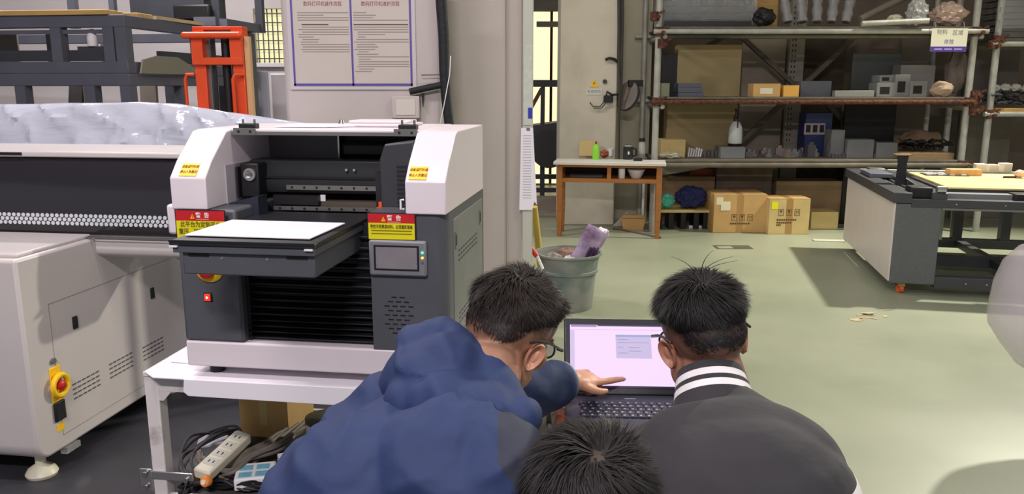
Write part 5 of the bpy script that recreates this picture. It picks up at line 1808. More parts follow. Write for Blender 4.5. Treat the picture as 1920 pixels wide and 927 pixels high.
# ------------------------------------------------------------------ flatbed machine frame at the right
fa = PZ(1667, 527, .1)
RZF = math.radians(-12)
M_fgrey = mat('speckled grey panel', (98, 101, 102), .5, var=.12, vscale=60)
M_fdark = mat('anthracite rail', (66, 67, 72), .45, var=.1)
fb = thing('machine_chassis', 'open anthracite machine chassis with a white side panel at the right', 'machine', (fa.x, fa.y, 0), RZF)
FW = 2.3
MB().bb(-.012, 0, .0, 1.76, .10, .69).build('side_panel', mat('pale lilac side panel', (214, 206, 200), .4, var=.04), fb, bevel=.002)
MB().bb(0, .31, -.004, .10, .085, .685).build('front_leg', M_fgrey, fb, bevel=.004)
MB().bb(0, .25, 1.66, 1.76, .085, .685).build('rear_leg', M_fgrey, fb)
MB().bb(-.03, .10, -.02, 1.80, .69, .765).build('long_rail', M_fdark, fb, bevel=.004)
MB().bb(.24, .34, .0, 1.80, .69, .765).build('long_rail', M_fdark, fb, bevel=.004)
MB().bb(.10, FW, -.01, .07, .66, .72).build('front_beam', M_fdark, fb, bevel=.003)
MB().bb(.31, FW, -.012, -.002, .645, .66).build('beam_trim', M_rail, fb)
MB().bb(.10, FW, 1.72, 1.80, .66, .745).build('rear_beam', M_fdark, fb, bevel=.003)
MB().bb(-.02, FW, 1.74, 1.80, .748, .765).build('rear_trim', mat('pale trim', (196, 196, 188), .5), fb)
MB().bb(.31, FW, .0, .08, .06, .145).build('lower_rail', M_fdark, fb, bevel=.003)
for y in (.82, 1.68):
    MB().bb(.10, FW, y, y + .08, .06, .145).build('lower_rail', M_fdark, fb, bevel=.003)
for x in (.05, .95, 1.75):
    MB().bb(x, x + .07, .08, 1.70, .075, .135).build('lower_crossbar', M_fdark, fb)
for x in (.92, 1.32, 1.9):
    MB().bb(x, x + .08, 1.68, 1.76, .145, .66).build('post', M_fdark, fb)
MB().bb(1.25, 1.34, .82, .90, .145, .66).build('post', M_fdark, fb)
for x in (.52, .62, .74):
    MB().bb(x, x + .07, 1.60, 1.66, .145, .66).build('post', M_galv, fb)
MB().bb(.36, .80, .10, .19, .70, .755).build('cable_duct', mat('mid grey duct', (128, 130, 134), .5), fb, bevel=.003)
MB().bb(1.02, 1.6, .10, .19, .70, .755).build('cable_duct', mat('mid grey duct', (128, 130, 134), .5), fb, bevel=.003)
MB().bb(.80, 1.02, .05, .20, .675, .765).build('motor_box', M_dark, fb, bevel=.004)
for x in (.52, .66, .86):
    MB().cyl((x, -.012, .105), (x, -.004, .105), .006, n=8).build('bolt', M_steel, fb)
for x in (.40, .72, 1.0):
    MB().cyl((x, -.014, .69), (x, -.008, .69), .006, n=8).build('bolt', M_steel, fb)
# linear stage on the left rails
MB().bb(.115, .225, .10, 1.70, .70, .72).build('stage_bed', M_dark, fb)
MB().bb(.12, .145, .10, 1.70, .72, .75).build('stage_rail', M_rail, fb)
MB().cyl((.185, .10, .745), (.185, 1.70, .745), .012, n=10).build('lead_screw', M_steel, fb, smooth=True)
MB().bb(.10, .25, .04, .20, .72, .80).build('stage_motor', M_black, fb, bevel=.008)
MB().cyl((.27, .03, .79), (.33, .03, .79), .028, n=14).build('stage_pulley', M_steel, fb, smooth=True)
MB().bb(.11, .24, 1.45, 1.60, .72, .80).build('stage_bearing', M_rail, fb, bevel=.006)
MB().bb(.02, .20, 1.0, 1.40, .765, .80).build('stage_cover', M_frame, fb, bevel=.006)
pst = MB().prism([(.135, .72), (.145, .80), (.150, .93), (.135, .985), (.215, .985), (.205, .93), (.21, .80), (.235, .72)], 'y', .62, .69)
pst.build('stage_post', M_dark, fb, bevel=.004)
MB().bb(.115, .235, .60, .71, .985, .995).build('post_cap', mat('dull brass', (130, 112, 84), .5), fb)
MB().tube([(.20, .60, .80), (.26, .55, .76), (.28, .40, .74), (.26, .25, .74)], .010, 8).build('stage_cable', M_black, fb, smooth=True)
MB().lathe([(.0, 0), (.028, .005), (.03, .03), (.028, .055), (.0, .06)], (.10, .08, .0), n=18).build('caster_wheel', mat('orange caster', (206, 96, 44), .5), fb, smooth=True)
for (x, y) in ((.10, .06), (.10, 1.70), (2.1, .06), (2.1, 1.70)):
    cw = MB().cyl((x - .014, y, .032), (x + .014, y, .032), .032, n=18).build('caster_wheel', mat('orange caster', (206, 96, 44), .5), fb, smooth=True)
    MB().bb(x - .022, x + .022, y - .028, y + .028, .055, .0855).build('caster_fork', mat('brass fork', (190, 150, 84), .4, .5), fb)


def FBL(x, y, z):
    return Vector((fa.x, fa.y, 0)) + Matrix.Rotation(RZF, 3, 'Z') @ Vector((x, y, z))


MB().bb(.38, 2.2, .30, 1.15, .735, .766).build('bed_support', M_fdark, fb)
o = MB().bb(.42, 2.2, .28, 1.40, 0, .014).build('plywood_sheet', mat('yellow ply', (232, 206, 140), .55, var=.1, vscale=4), None, bevel=.002, loc=FBL(0, 0, .7665), rz=RZF)
tag(o, 'pale yellow plywood sheet lying on the machine chassis', 'board')
ZF = .781


def onply(u, v):
    return PZ(u, v, ZF) + Vector((0, 0, .0006))


cks = thing('test_print', 'sheet of small black and white test squares on the plywood', 'sheet', onply(1770, 328), RZF)
MB().bb(-.17, .17, -.10, .10, 0, .004).build('sheet', M_ink, cks)
for i in range(7):
    for j in range(4):
        if (i + j) % 2 == 0 or (i * j) % 3 == 1:
            MB().bb(-.155 + i * .045, -.120 + i * .045, -.085 + j * .045, -.050 + j * .045, .004, .012).build('square', M_white, cks)
wk = thing('wood_block', 'long pale wooden block on the plywood sheet', 'block', onply(1806, 329), RZF + .12)
MB().bb(-.13, .13, -.05, .05, 0, .052).build('block', mat('beech block', (212, 166, 108), .6, var=.12, stretch=(8, 1, 1)), wk, bevel=.003)
MB().bb(-.128, .128, -.048, .048, .052, .054).build('top_layer', mat('beech top', (226, 186, 130), .6, var=.1), wk)  # thin top layer in a lighter beech tone
for k, (u, h_, lab) in enumerate(((1836, .075, 'left white cube block on the plywood sheet'), (1859, .068, 'middle white cube block on the plywood sheet'), (1883, .08, 'right and largest white cube block on the plywood sheet'))):
    o = MB().bb(-.042, .042, -.04, .04, 0, h_).build('white_block', mat('sugar white block', (232, 222, 204), .7, var=.05), None, bevel=.004, loc=onply(u, 323), rz=RZF + .2 * k)
    tag(o, lab, 'block', 'white blocks on the plywood')
crumple('wood_chip', 'small pinkish lump at the right edge of the plywood', onply(1912, 334), .045, mat('pink beige lump', (222, 186, 160), .7), 3.9, (1, .8, .7), .2, cat='lump')
o = MB().prism([(-.06, -.012), (.05, -.018), (.065, .005), (-.03, .02)], 'z', 0, .014).build('dark_clamp', M_dark, None, loc=onply(1892, 334))
tag(o, 'flat dark clamp in front of the largest white block', 'clamp')

# ------------------------------------------------------------------ film covered object at the right edge
wrp = thing('covered_object', 'bulging object under translucent film cut by the right picture edge', 'object', (PZ(2008, 840, 0).x, PZ(2008, 840, 0).y, 0))
wo = Vector(wrp.location)
yy = wo.y
mbw = MB()
prof = []
for (u, v) in ((1890, 800), (1918, 690), (1893, 655), (1876, 625), (1876, 600), (1888, 545), (1905, 505), (1930, 478), (1975, 466)):
    p = PY(u, v, yy)
    prof.append((max(.0, wo.x - p.x), p.z))
prof = [(.07, 0.0), (.08, PY(1930, 720, yy).z)] + prof[1:] + [(0.0, prof[-1][1] + .01)]
mbw.lathe(prof, n=40)
wme = mbw.build('film_cover', mat('milky translucent film', (212, 206, 212), .22, alpha=.55, bump=.25, bscale=8), wrp, smooth=True)
MB().lathe([(0, 0), (.05, 0), (.05, .45), (.10, .60), (.10, .72), (0, .78)], n=30).build('inner_body', mat('lilac core', (176, 164, 178), .6), wrp, smooth=True)

# ------------------------------------------------------------------ floor markings and debris
fm_ = PZ(1374, 464)
o = MB()
wmk = PZ(1408, 464).x - PZ(1340, 464).x
for (x0, x1, y0, y1) in ((-wmk / 2, wmk / 2, -.09, -.06), (-wmk / 2, wmk / 2, .06, .09), (-wmk / 2, -wmk / 2 + .03, -.06, .06), (0, wmk / 2, -.06, .06)):
    o.bb(x0, x1, y0, y1, 0, .002)
o = o.build('floor_plate', mat('dark olive plate', (88, 88, 66), .7, var=.3), None, loc=(fm_.x, fm_.y, .0006))
tag(o, 'thin dark rectangular plate outline set on the green floor', 'plate')
random.seed(12)
wp = MB()
for k in range(14):
    p = PZ(1635 + random.uniform(-30, 30), 595 + random.uniform(-14, 12), 0)
    wp.box((p.x, p.y, .0022), (random.uniform(.03, .1), random.uniform(.01, .03), .003), rz=random.uniform(-.6, .6))
o = wp.build('floor_debris', mat('tan floor debris', (198, 178, 140), .8), None)
tag(o, 'scattered tan flakes on the green floor in front of the chassis', 'debris', kind='stuff')
o = MB().bb(-.18, .12, -.03, .05, 0, .012).build('metal_offcut', mat('pale offcut metal', (200, 198, 180), .5), None, bevel=.003, loc=PZ(1560, 453), rz=-.15)
tag(o, 'pale flat offcut on the floor behind the white side panel', 'offcut')
# ------------------------------------------------------------------ people
M_hair = mat('black hair', (26, 23, 24), .58, spec=.3)
M_hair_brown = mat('brown black hair', (40, 32, 30), .55, spec=.3)


def skin_mat(name, rgb, hair_rgb):
    m = bpy.data.materials.new(name)
    m.use_nodes = True
    nt = m.node_tree
    b = nt.nodes['Principled BSDF']
    at = nt.nodes.new('ShaderNodeAttribute')
    at.attribute_name = 'stubble'
    n = nt.nodes.new('ShaderNodeTexNoise')
    n.inputs['Scale'].default_value = 40
    tc = nt.nodes.new('ShaderNodeTexCoord')
    nt.links.new(tc.outputs['Object'], n.inputs['Vector'])
    m1 = nt.nodes.new('ShaderNodeMix')
    m1.data_type = 'RGBA'
    m1.inputs[6].default_value = (*lin(rgb), 1)
    m1.inputs[7].default_value = (*lin(tuple(int(c * .88) for c in rgb)), 1)
    nt.links.new(n.outputs[0], m1.inputs[0])
    m2 = nt.nodes.new('ShaderNodeMix')
    m2.data_type = 'RGBA'
    nt.links.new(at.outputs['Fac'], m2.inputs[0])
    nt.links.new(m1.outputs[2], m2.inputs[6])
    m2.inputs[7].default_value = (*lin(hair_rgb), 1)
    nt.links.new(m2.outputs[2], b.inputs['Base Color'])
    b.inputs['Roughness'].default_value = .5
    b.inputs['Subsurface Weight'].default_value = .08
    b.inputs['Subsurface Radius'].default_value = (.01, .004, .002)
    return m


def smoothstep(a, b, x):
    t = max(0.0, min(1.0, (x - a) / (b - a)))
    return t * t * (3 - 2 * t)


def head_shapes(mb, T):
    """head in its own frame (x right, y face, z up), placed by T"""
    def E(c, r, R=None):
        q = T.to_3x3()
        mb.ell(T @ Vector(c), r, q @ R if R else q, 28, 18)
    E((0, -.014, .030), (.0765, .094, .084))          # cranium
    E((0, -.045, .012), (.068, .062, .070))           # occiput
    E((0, .035, .035), (.066, .055, .062))            # forehead
    E((0, .042, -.030), (.058, .050, .065))           # mid face
    E((0, .050, -.080), (.046, .042, .036))           # jaw
    E((0, .078, -.098), (.022, .018, .018))           # chin
    for s in (-1, 1):
        E((s * .040, .055, -.030), (.024, .026, .026))    # cheek bones
        E((s * .046, .012, -.068), (.022, .040, .034))    # jaw angle
        E((s * .030, .083, .012), (.020, .010, .008))     # brow
    E((0, .096, -.020), (.011, .016, .026), rotx(-14))    # nose bridge
    E((0, .104, -.040), (.014, .014, .011))               # nose tip
    for s in (-1, 1):
        E((s * .011, .097, -.043), (.008, .010, .007))    # nostrils
    E((0, .088, -.068), (.023, .011, .006))               # upper lip
    E((0, .087, -.078), (.019, .011, .007))               # lower lip


def ear_mesh(s):
    mb = MB()
    vs, fs = [], []
    # curled shell: outer rim, inner hollow
    n = 20
    rings = [(1.0, .0), (1.06, .007), (1.0, .013), (.84, .011), (.68, .004), (.40, .001), (.0, .003)]
    for (k, h) in rings:
        for i in range(n):
            t = 2 * math.pi * i / n
            y = math.cos(t) * .0165 * k * (1 + .18 * math.sin(t))
            z = math.sin(t) * .031 * k
            vs.append((h * s, y - .004, z))
    for r in range(len(rings) - 1):
        for i in range(n):
            fs.append((r * n + i, r * n + (i + 1) % n, (r + 1) * n + (i + 1) % n, (r + 1) * n + i))
    mb.add(vs, fs)
    mb.ell((.004 * s, .0, -.027), (.006, .009, .009), nu=12, nv=8)     # lobe
    mb.ell((.006 * s, .012, -.002), (.004, .004, .007), nu=10, nv=6)   # tragus
    mb.ell((-.004 * s, .004, .0), (.010, .011, .022), nu=12, nv=8)      # root
    return mb


def hair_density(p, style):
    """0..1 for a head-frame point: where hair grows; second value: how long (0 faded .. 1 full)"""
    x, y, z = p
    # front hairline
    front = smoothstep(.088, .070, y - max(0, z - .06) * .3) if z > .02 else smoothstep(.060, .035, y)
    low = style['nape'] + (.055 if y > -.03 else .055 * smoothstep(-.085, -.03, y))
    # around the ear
    if y > -.03:
        low = style['side']
    else:
        t = smoothstep(-.085, -.03, y)
        low = style['nape'] * (1 - t) + style['side'] * t
    dens = smoothstep(low - .006, low + .016, z) * front
    full = smoothstep(low + style['fade0'], low + style['fade1'], z)
    return dens, full


def grow_hair(name, parent, bvh, T, style, m, n, seed):
    random.seed(seed)
    mb_v, mb_f = [], []
    crown = Vector(style['crown']).normalized()
    Ti = T.inverted()
    Q = T.to_3x3()
    cen = Vector((0, -.012, .02))
    made = 0
    tries = 0
    while made < n and tries < n * 6:
        tries += 1
        d = Vector((random.gauss(0, 1), random.gauss(0, 1), random.gauss(0, 1))).normalized()
        if d.z < -.75:
            continue
        loc, nor, idx, dist = bvh.ray_cast(T @ (cen + d * .3), Q @ (-d), .3)
        if loc is None:
            continue
        p = Ti @ loc
        nl = (Q.transposed() @ nor).normalized()
        dens, full = hair_density(p, style)
        if random.random() > dens * (0.10 + .90 * full):
            continue
        # flow: away from the crown, with swirl
        away = (d - crown * d.dot(crown))
        ang = math.acos(max(-1, min(1, d.dot(crown))))
        if away.length < 1e-4:
            away = d.orthogonal()
        away.normalize()
        swirl = crown.cross(away)
        flow = away + swirl * style['swirl'] * math.exp(-ang * 1.2)
        rv = Vector((random.gauss(0, 1), random.gauss(0, 1), random.gauss(0, 1)))
        flow = flow + rv * style['whirl'] * math.exp(-ang * 2.2)
        flow = flow - nl * flow.dot(nl)
        flow.normalize()
        clump = noise.noise_vector(p * 45 + Vector((seed, 0, 0)))
        topness = smoothstep(style['top0'], style['top0'] + .06, p.z - .35 * p.y * 0)
        L = (style['short'] + (style['len'] - style['short']) * full * (style['sides'] + (1 - style['sides']) * topness)) * random.uniform(.7, 1.15)
        lift = style['lift'] * (.5 + .8 * topness * full) + random.uniform(-.1, .12)
        d0 = (flow * (1 - lift * .5) + nl * lift + clump * style['mess'] + Vector((random.gauss(0, .1), random.gauss(0, .1), random.gauss(0, .1)))).normalized()
        d1 = (d0 * .8 + flow * .75 - nl * .22 + Vector((0, 0, -.25)) + clump * style['mess']).normalized()
        side = d0.cross(nl)
        if side.length < 1e-4:
            side = d0.orthogonal()
        side.normalize()
        w = style['width'] * random.uniform(.7, 1.2) * (.32 + .68 * full)
        a = p - nl * .0015
        b = a + d0 * L * .5
        c = b + d1 * L * .5
        k = len(mb_v)
        for q in (a - side * w, a + side * w, b + side * w * .8, b - side * w * .8, c):
            mb_v.append(tuple(T @ q))
        mb_f.append((k, k + 1, k + 2, k + 3))
        mb_f.append((k + 3, k + 2, k + 4))
        made += 1
    me = bpy.data.meshes.new(name)
    me.from_pydata(mb_v, [], mb_f)
    me.materials.append(m)
    me.polygons.foreach_set('use_smooth', [True] * len(me.polygons))
    o = bpy.data.objects.new(name, me)
    COL.objects.link(o)
    o.parent = parent
    o['kind'] = 'stuff'
    return o


def head_matrix(c, yaw, pitch, roll):
    """yaw: degrees turned to image right, pitch: nodding down, roll: tilt to image right"""
    R = rotz(-yaw) @ rotx(-pitch) @ roty(roll)
    return Matrix.Translation(c) @ R.to_4x4()


def make_person(name, label, T, body_fn, style, m_hair, skin, hair_rgb, n_hair, seed, base):
    root = thing(name, label, 'person', base)
    B = Matrix.Translation(-Vector(base))
    TT = B @ T
    mb = MB()
    head_shapes(mb, TT)
    body_fn(mb, B)
    me = remeshed(mb, .0042, 3, .5)
    body = obj_from(me, 'body', skin_mat('skin ' + str(seed), skin, hair_rgb), root)
    at = me.attributes.new('stubble', 'FLOAT', 'POINT')
    Ti = TT.inverted()
    vals = []
    for v in me.vertices:
        p = Ti @ v.co
        if p.length > .2:
            vals.append(0.0)
            continue
        dens, full = hair_density(p, style)
        vals.append(min(1.0, dens * (.48 + .56 * full)) * style.get('scalp', 1.0))
    at.data.foreach_set('value', vals)
    bvh = BVHTree.FromPolygons([v.co.copy() for v in me.vertices], [tuple(p.vertices) for p in me.polygons])
    grow_hair('hair', root, bvh, TT, style, m_hair, n_hair, seed)
    for s in (-1, 1):
        e = ear_mesh(s)
        eo = e.build('ear', body.data.materials[0], body, smooth=True)
        eo.matrix_local = TT @ Matrix.Translation((s * .0765, -.006, -.020)) @ (rotz(-s * 34) @ roty(s * 8) @ rotx(-8)).to_4x4() @ Matrix.Scale(.9, 4)
        ey = MB().ell((0, 0, 0), (.0115, .0115, .0115), nu=14, nv=10).build('eye', mat('eye white', (226, 222, 216), .3), body, smooth=True)
        ey.matrix_local = TT @ Matrix.Translation((s * .031, .0785, -.008))
        ir = MB().ell((0, .0085, 0), (.0055, .0035, .0055), nu=12, nv=8).build('iris', mat('dark iris', (40, 28, 22), .2), body, smooth=True)
        ir.matrix_local = TT @ Matrix.Translation((s * .031, .0785, -.008))
    return root, TT, B


def make_glasses(root, TT, m, dz=0.0):
    mb = MB()
    z = -.006 + dz
    for s in (-1, 1):
        mb.tube([(s * .080, -.046, z + .010), (s * .082, -.020, z + .017), (s * .080, .02, z + .018), (s * .077, .05, z + .014), (s * .070, .090, z + .008)], .0026, 6)
        ringp = [(s * .034 + .024 * math.cos(t), .096 - .010 * abs(math.cos(t)) * (1 if math.cos(t) * s > 0 else .3), z - .004 + .017 * math.sin(t)) for t in [2 * math.pi * i / 20 for i in range(21)]]
        mb.tube(ringp, .0022, 6)
        mb.tube([(s * .057, .094, z + .006), (s * .071, .091, z + .008)], .0034, 6)
    mb.tube([(-.009, .102, z), (0, .106, z + .003), (.009, .102, z)], .002, 6)
    g = mb.build('glasses', m, root, smooth=True)
    g.matrix_local = TT
    for s in (-1, 1):
        ln_ = MB().cyl((s * .034, .093, z - .004), (s * .034, .0942, z - .004), .0235, n=20).build('lens', mat('spectacle lens', (220, 226, 232), .05, alpha=.25, spec=.8), g)
        ln_.scale = (1, 1, .66)
        ln_.location = (0, 0, (z - .004) * .34)
    return g


def cloth_mat(name, rgb, bump=.25, bscale=9, rough=.75, sheen=.0, var=.12):
    m = mat(name, rgb, rough, var=var, vscale=5, bump=bump, bscale=bscale, sheen=sheen)
    return m


def wrinkle(me, fn):
    ns = [v.normal.copy() for v in me.vertices]
    for v, n in zip(me.vertices, ns):
        v.co += n * fn(v.co)
    me.update()


def squat_legs(mb, hip_l, hip_r, kd, r=.075):
    """thighs, shins of a crouching person; kd = horizontal knee direction"""
    for hip in (hip_l, hip_r):
        knee = hip + Vector((kd.x * .38, kd.y * .38, .04))
        ank = Vector((knee.x - kd.x * .10, knee.y - kd.y * .10, .10))
        mb.capsule(hip, knee, r, r * .75)
        mb.capsule(knee, ank, r * .72, r * .5)


def shoes(root, B, hips, kd):
    for hip in hips:
        knee = hip + Vector((kd.x * .38, kd.y * .38, .04))
        ank = Vector((knee.x - kd.x * .10, knee.y - kd.y * .10, .0))
        mb = MB()
        mb.ell((0, .05, .035), (.045, .13, .035))
        mb.ell((0, -.02, .06), (.04, .055, .055))
        o = mb.build('shoe', mat('dark shoe', (40, 40, 44), .6), root, smooth=True)
        o.location = (B @ ank) + Vector((0, 0, .002))
        o.rotation_euler = (0, 0, math.atan2(-kd.x, kd.y))


# ---------------------------------------------------------------- person in the blue hooded jacket
c1 = PY(958, 622, 1.50)
T1 = head_matrix(c1, 36, 22, 13)
neck1 = PY(915, 705, 1.40)
base1 = Vector((-.18, 1.15, 0))
hipL1, hipR1 = Vector((-.36, 1.16, .42)), Vector((-.16, 1.02, .42))
kd1 = Vector((.25, .97, 0)).normalized()
shL = PY(748, 792, 1.45)
shR = PY(925, 885, 1.20)
elb = PY(905, 800, 1.74)
wri = PY(1060, 714, 1.885)


def hand_left(mb, B):
    """left hand, palm down, index finger pointing at the screen"""
    w0 = wri
    f = (PY(1133, 699, 1.965) - PY(1068, 705, 1.90)).normalized()        # pointing direction
    up = Vector((0, -.25, 1)).normalized()
    th = f.cross(up) * 1.0                                       # towards the camera / down side
    th.normalize()
    if th.y > 0:
        th = -th
    pc = w0 + f * .055
    R = Matrix((f, th, th.cross(f) if th.cross(f).z < 0 else f.cross(th))).transposed()
    n = R.col[2].normalized()
    mb.ell(B @ (pc), (.048, .039, .016), R, 20, 12)
    mb.capsule(B @ (w0 - f * .05), B @ (w0 + f * .02), .026, .024)
    mb.ell(B @ (w0 + f * .03 + th * .022), (.032, .018, .017), R, 16, 10)      # thumb mound
    kn = pc + f * .040
    # index, stretched
    i0 = kn + th * .024
    i1 = i0 + f * .036 - n * .002
    i2 = i1 + f * .024 - n * .001
    i3 = i2 + f * .020
    for a_, b_, r0, r1 in ((i0 - f * .02, i1, .0098, .0090), (i1, i2, .0090, .0082), (i2, i3, .0082, .0068)):
        mb.capsule(B @ a_, B @ b_, r0, r1, 12)
    # middle, ring, little: curled under
    dn = n if n.z < 0 else -n
    for q, (off, ln_) in enumerate(((.006, .034), (-.012, .031), (-.029, .025))):
        a0 = kn + th * off
        a1 = a0 + f * ln_ * .55 + dn * ln_ * .55
        a2 = a1 - f * ln_ * .35 + dn * ln_ * .55
        a3 = a2 - f * ln_ * .55 + dn * .004
        rr = .0096 - .0006 * q
        for a_, b_, r0, r1 in ((a0 - f * .02, a0, rr + .0006, rr), (a0, a1, rr, rr * .95), (a1, a2, rr * .95, rr * .9), (a2, a3, rr * .9, rr * .78)):
            mb.capsule(B @ a_, B @ b_, r0, r1, 12)
    # thumb leaves the side of the palm near its base
    t0 = w0 + f * .026 + th * .026
    t1 = t0 + f * .026 + th * .020 + dn * .006
    t2 = t1 + f * .026 + th * .006 + dn * .004
    t3 = t2 + f * .018
    for a_, b_, r0, r1 in ((t0, t1, .0125, .0108), (t1, t2, .0108, .0098), (t2, t3, .0098, .0078)):
        mb.capsule(B @ a_, B @ b_, r0, r1, 12)


def body1(mb, B):
    q = T1.to_3x3()
    mb.capsule(B @ (T1 @ Vector((0, -.02, -.05))), B @ neck1, .056, .062)
    mb.capsule(B @ neck1, B @ PY(870, 790, 1.36), .062, .075)
    mb.capsule(B @ PY(860, 800, 1.36), B @ Vector((-.26, 1.10, .50)), .10, .11)
    mb.capsule(B @ shL, B @ PY(880, 780, 1.38), .05, .06)
    mb.capsule(B @ shR, B @ PY(880, 800, 1.34), .05, .06)
    mb.capsule(B @ shL, B @ elb, .042, .036)
    mb.capsule(B @ elb, B @ wri, .036, .025)
    ra = PY(1010, 1010, 1.25)
    mb.capsule(B @ shR, B @ ra, .042, .036)
    rk = hipR1 + Vector((kd1.x * .36, kd1.y * .36, .10))
    mb.capsule(B @ ra, B @ rk, .034, .028)
    mb.ell(B @ rk, (.045, .05, .03))
    squat_legs(mb, B @ hipL1, B @ hipR1, kd1, .065)
    hand_left(mb, B)


style1 = dict(nape=-.060, side=-.004, fade0=.022, fade1=.085, sides=.28, top0=.02, whirl=.55, crown=(.10, -.45, .88), swirl=.9, len=.044, short=.006, lift=.42, mess=.36, width=.0011, scalp=.92)
man1, TT1, B1 = make_person('person', 'person in a navy hooded jacket and glasses leaning over and pointing at the laptop', T1, body1, style1, M_hair_brown, (206, 152, 122), (40, 33, 31), 19000, 11, base1)
make_glasses(man1, TT1, mat('dark spectacle frame', (44, 40, 46), .35))

M_navy = cloth_mat('navy shell fabric', (32, 50, 92), .3, 9)
M_navy_in = cloth_mat('grey shoulder fabric', (42, 47, 64), .3, 9)
mj = MB()


def J(p):
    return B1 @ p


# torso: back ridge down to the waist, shoulders, sleeves
mj.capsule(J(shL), J(PY(620, 945, 1.34)), .098, .118)
mj.capsule(J(PY(620, 945, 1.34)), J(Vector((-.42, 1.12, .48))), .118, .15)
mj.capsule(J(shL), J(PY(880, 845, 1.36)), .098, .105)
mj.capsule(J(PY(880, 845, 1.34)), J(shR), .105, .092)
mj.ell(J(PY(800, 905, 1.32)), (.20, .13, .16))
mj.ell(J(PY(740, 1000, 1.27)), (.24, .17, .22))
mj.ell(J(PY(860, 960, 1.24)), (.18, .15, .20))
mj.capsule(J(Vector((-.36, 1.14, .50))), J(Vector((-.16, 1.04, .50))), .17, .17)
mj.capsule(J(shR), J(PY(1005, 1000, 1.25)), .088, .07)
mj.capsule(J(PY(1005, 1000, 1.25)), J(hipR1 + Vector((kd1.x * .32, kd1.y * .32, .12))), .07, .05)
mj.capsule(J(shL), J(elb), .085, .068)
mj.capsule(J(elb), J(PY(985, 735, 1.79)), .068, .058)
mj.capsule(J(PY(985, 735, 1.79)), J(wri - (wri - PY(985, 735, 1.79)).normalized() * .045), .058, .049)
jm = remeshed(mj, .007, 8, .5)


def wr1(p):
    q = p + Vector((3.1, 1.7, .4))
    a = (0.5 - abs(noise.noise(Vector((q.x * 7 + q.z * 5, q.y * 4, q.z * 9))))) * .020
    a += (0.5 - abs(noise.noise(Vector((q.x * 16 - q.z * 11, q.y * 9, q.z * 15 + 2))))) * .013
    b = noise.noise(q * 24) * .003
    return a + b


wrinkle(jm, wr1)
jo = obj_from(jm, 'jacket', [M_navy, M_navy_in], man1)
# grey shoulder yoke: cut cleanly along two seams, then coloured
ci = Vector(base1)
eye_ = Vector((0, 0, CAM_H)) - ci
n1_ = ray(886, 800).cross(ray(955, 900)).normalized()
bmj = bmesh.new()
bmj.from_mesh(jm)
bmesh.ops.bisect_plane(bmj, geom=bmj.verts[:] + bmj.edges[:] + bmj.faces[:], plane_co=eye_, plane_no=n1_)
bmj.to_mesh(jm)
bmj.free()
sgn = 1 if n1_.dot(ray(990, 830)) > 0 else -1
for p in jm.polygons:
    if (p.center - eye_).dot(n1_) * sgn > 0 and (p.center + ci).y < 1.36 and (p.center + ci).x > -.02:
        p.material_index = 1
# cuff and watch
cf = MB()
dr = (wri - PY(985, 735, 1.79)).normalized()
cf.cyl(J(wri - dr * .05), J(wri - dr * .004), .050, .0455, n=24)
cuf = cf.build('cuff', M_navy, jo, smooth=True)
wt = MB()
aa = dr.orthogonal().normalized()
bb_ = dr.cross(aa)
wt.tube([J(wri - dr * .004) + (aa * math.cos(t) + bb_ * math.sin(t)) * .046 for t in [2 * math.pi * i / 26 for i in range(27)]], .0035, 6)
wt.build('cuff_edge', mat('pale cuff edge', (150, 160, 176), .5), jo, smooth=True)
# hood lying on the back
mh = MB()
mh.ell(J(PY(800, 664, 1.43)), (.050, .055, .060))
mh.ell(J(PY(772, 715, 1.40)), (.056, .06, .060))
mh.ell(J(PY(830, 705, 1.37)), (.085, .07, .072))
mh.ell(J(PY(790, 750, 1.33)), (.064, .055, .048))
mh.ell(J(PY(850, 758, 1.29)), (.080, .052, .046))
mh.ell(J(PY(905, 762, 1.27)), (.070, .048, .038))
mh.ell(J(PY(955, 772, 1.26)), (.050, .042, .024))
mh.ell(J(PY(985, 785, 1.26)), (.024, .035, .012))
mh.capsule(J(PY(815, 630, 1.46)), J(PY(905, 705, 1.37)), .036, .040)
mh.capsule(J(PY(905, 705, 1.37)), J(PY(982, 780, 1.28)), .040, .018)
hm_ = remeshed(mh, .007, 7, .5)


def wr2(p):
    q = p + Vector((1.1, 4.7, .4))
    a = (0.5 - abs(noise.noise(Vector((q.x * 10 + q.z * 9, q.y * 6, q.z * 8 - q.x * 5))))) * .024
    a += (0.5 - abs(noise.noise(Vector((q.x * 20 - q.z * 8, q.y * 9, q.z * 17 + 2))))) * .008
    return a + noise.noise(q * 26) * .004


wrinkle(hm_, wr2)
ho_ = obj_from(hm_, 'hood', M_navy, man1)
tr1 = MB()
squat_legs(tr1, J(hipL1), J(hipR1), kd1, .095)
tr1.capsule(J(hipL1), J(hipR1), .13, .13)
obj_from(remeshed(tr1, .012, 4), 'trousers', cloth_mat('dark trousers', (44, 46, 54)), man1)
shoes(man1, B1, (hipL1, hipR1), kd1)

# ---------------------------------------------------------------- person in the black varsity jacket
c2 = PY(1316, 628, 1.50)
T2 = head_matrix(c2, -10, 12, -8)
neck2 = PY(1345, 735, 1.42)
base2 = Vector((.46, 1.02, 0))
hipL2, hipR2 = Vector((.36, 1.02, .44)), Vector((.56, .98, .44))
kd2 = Vector((-.12, .99, 0)).normalized()
shL2, shR2 = PY(1245, 862, 1.40), PY(1481, 875, 1.26)


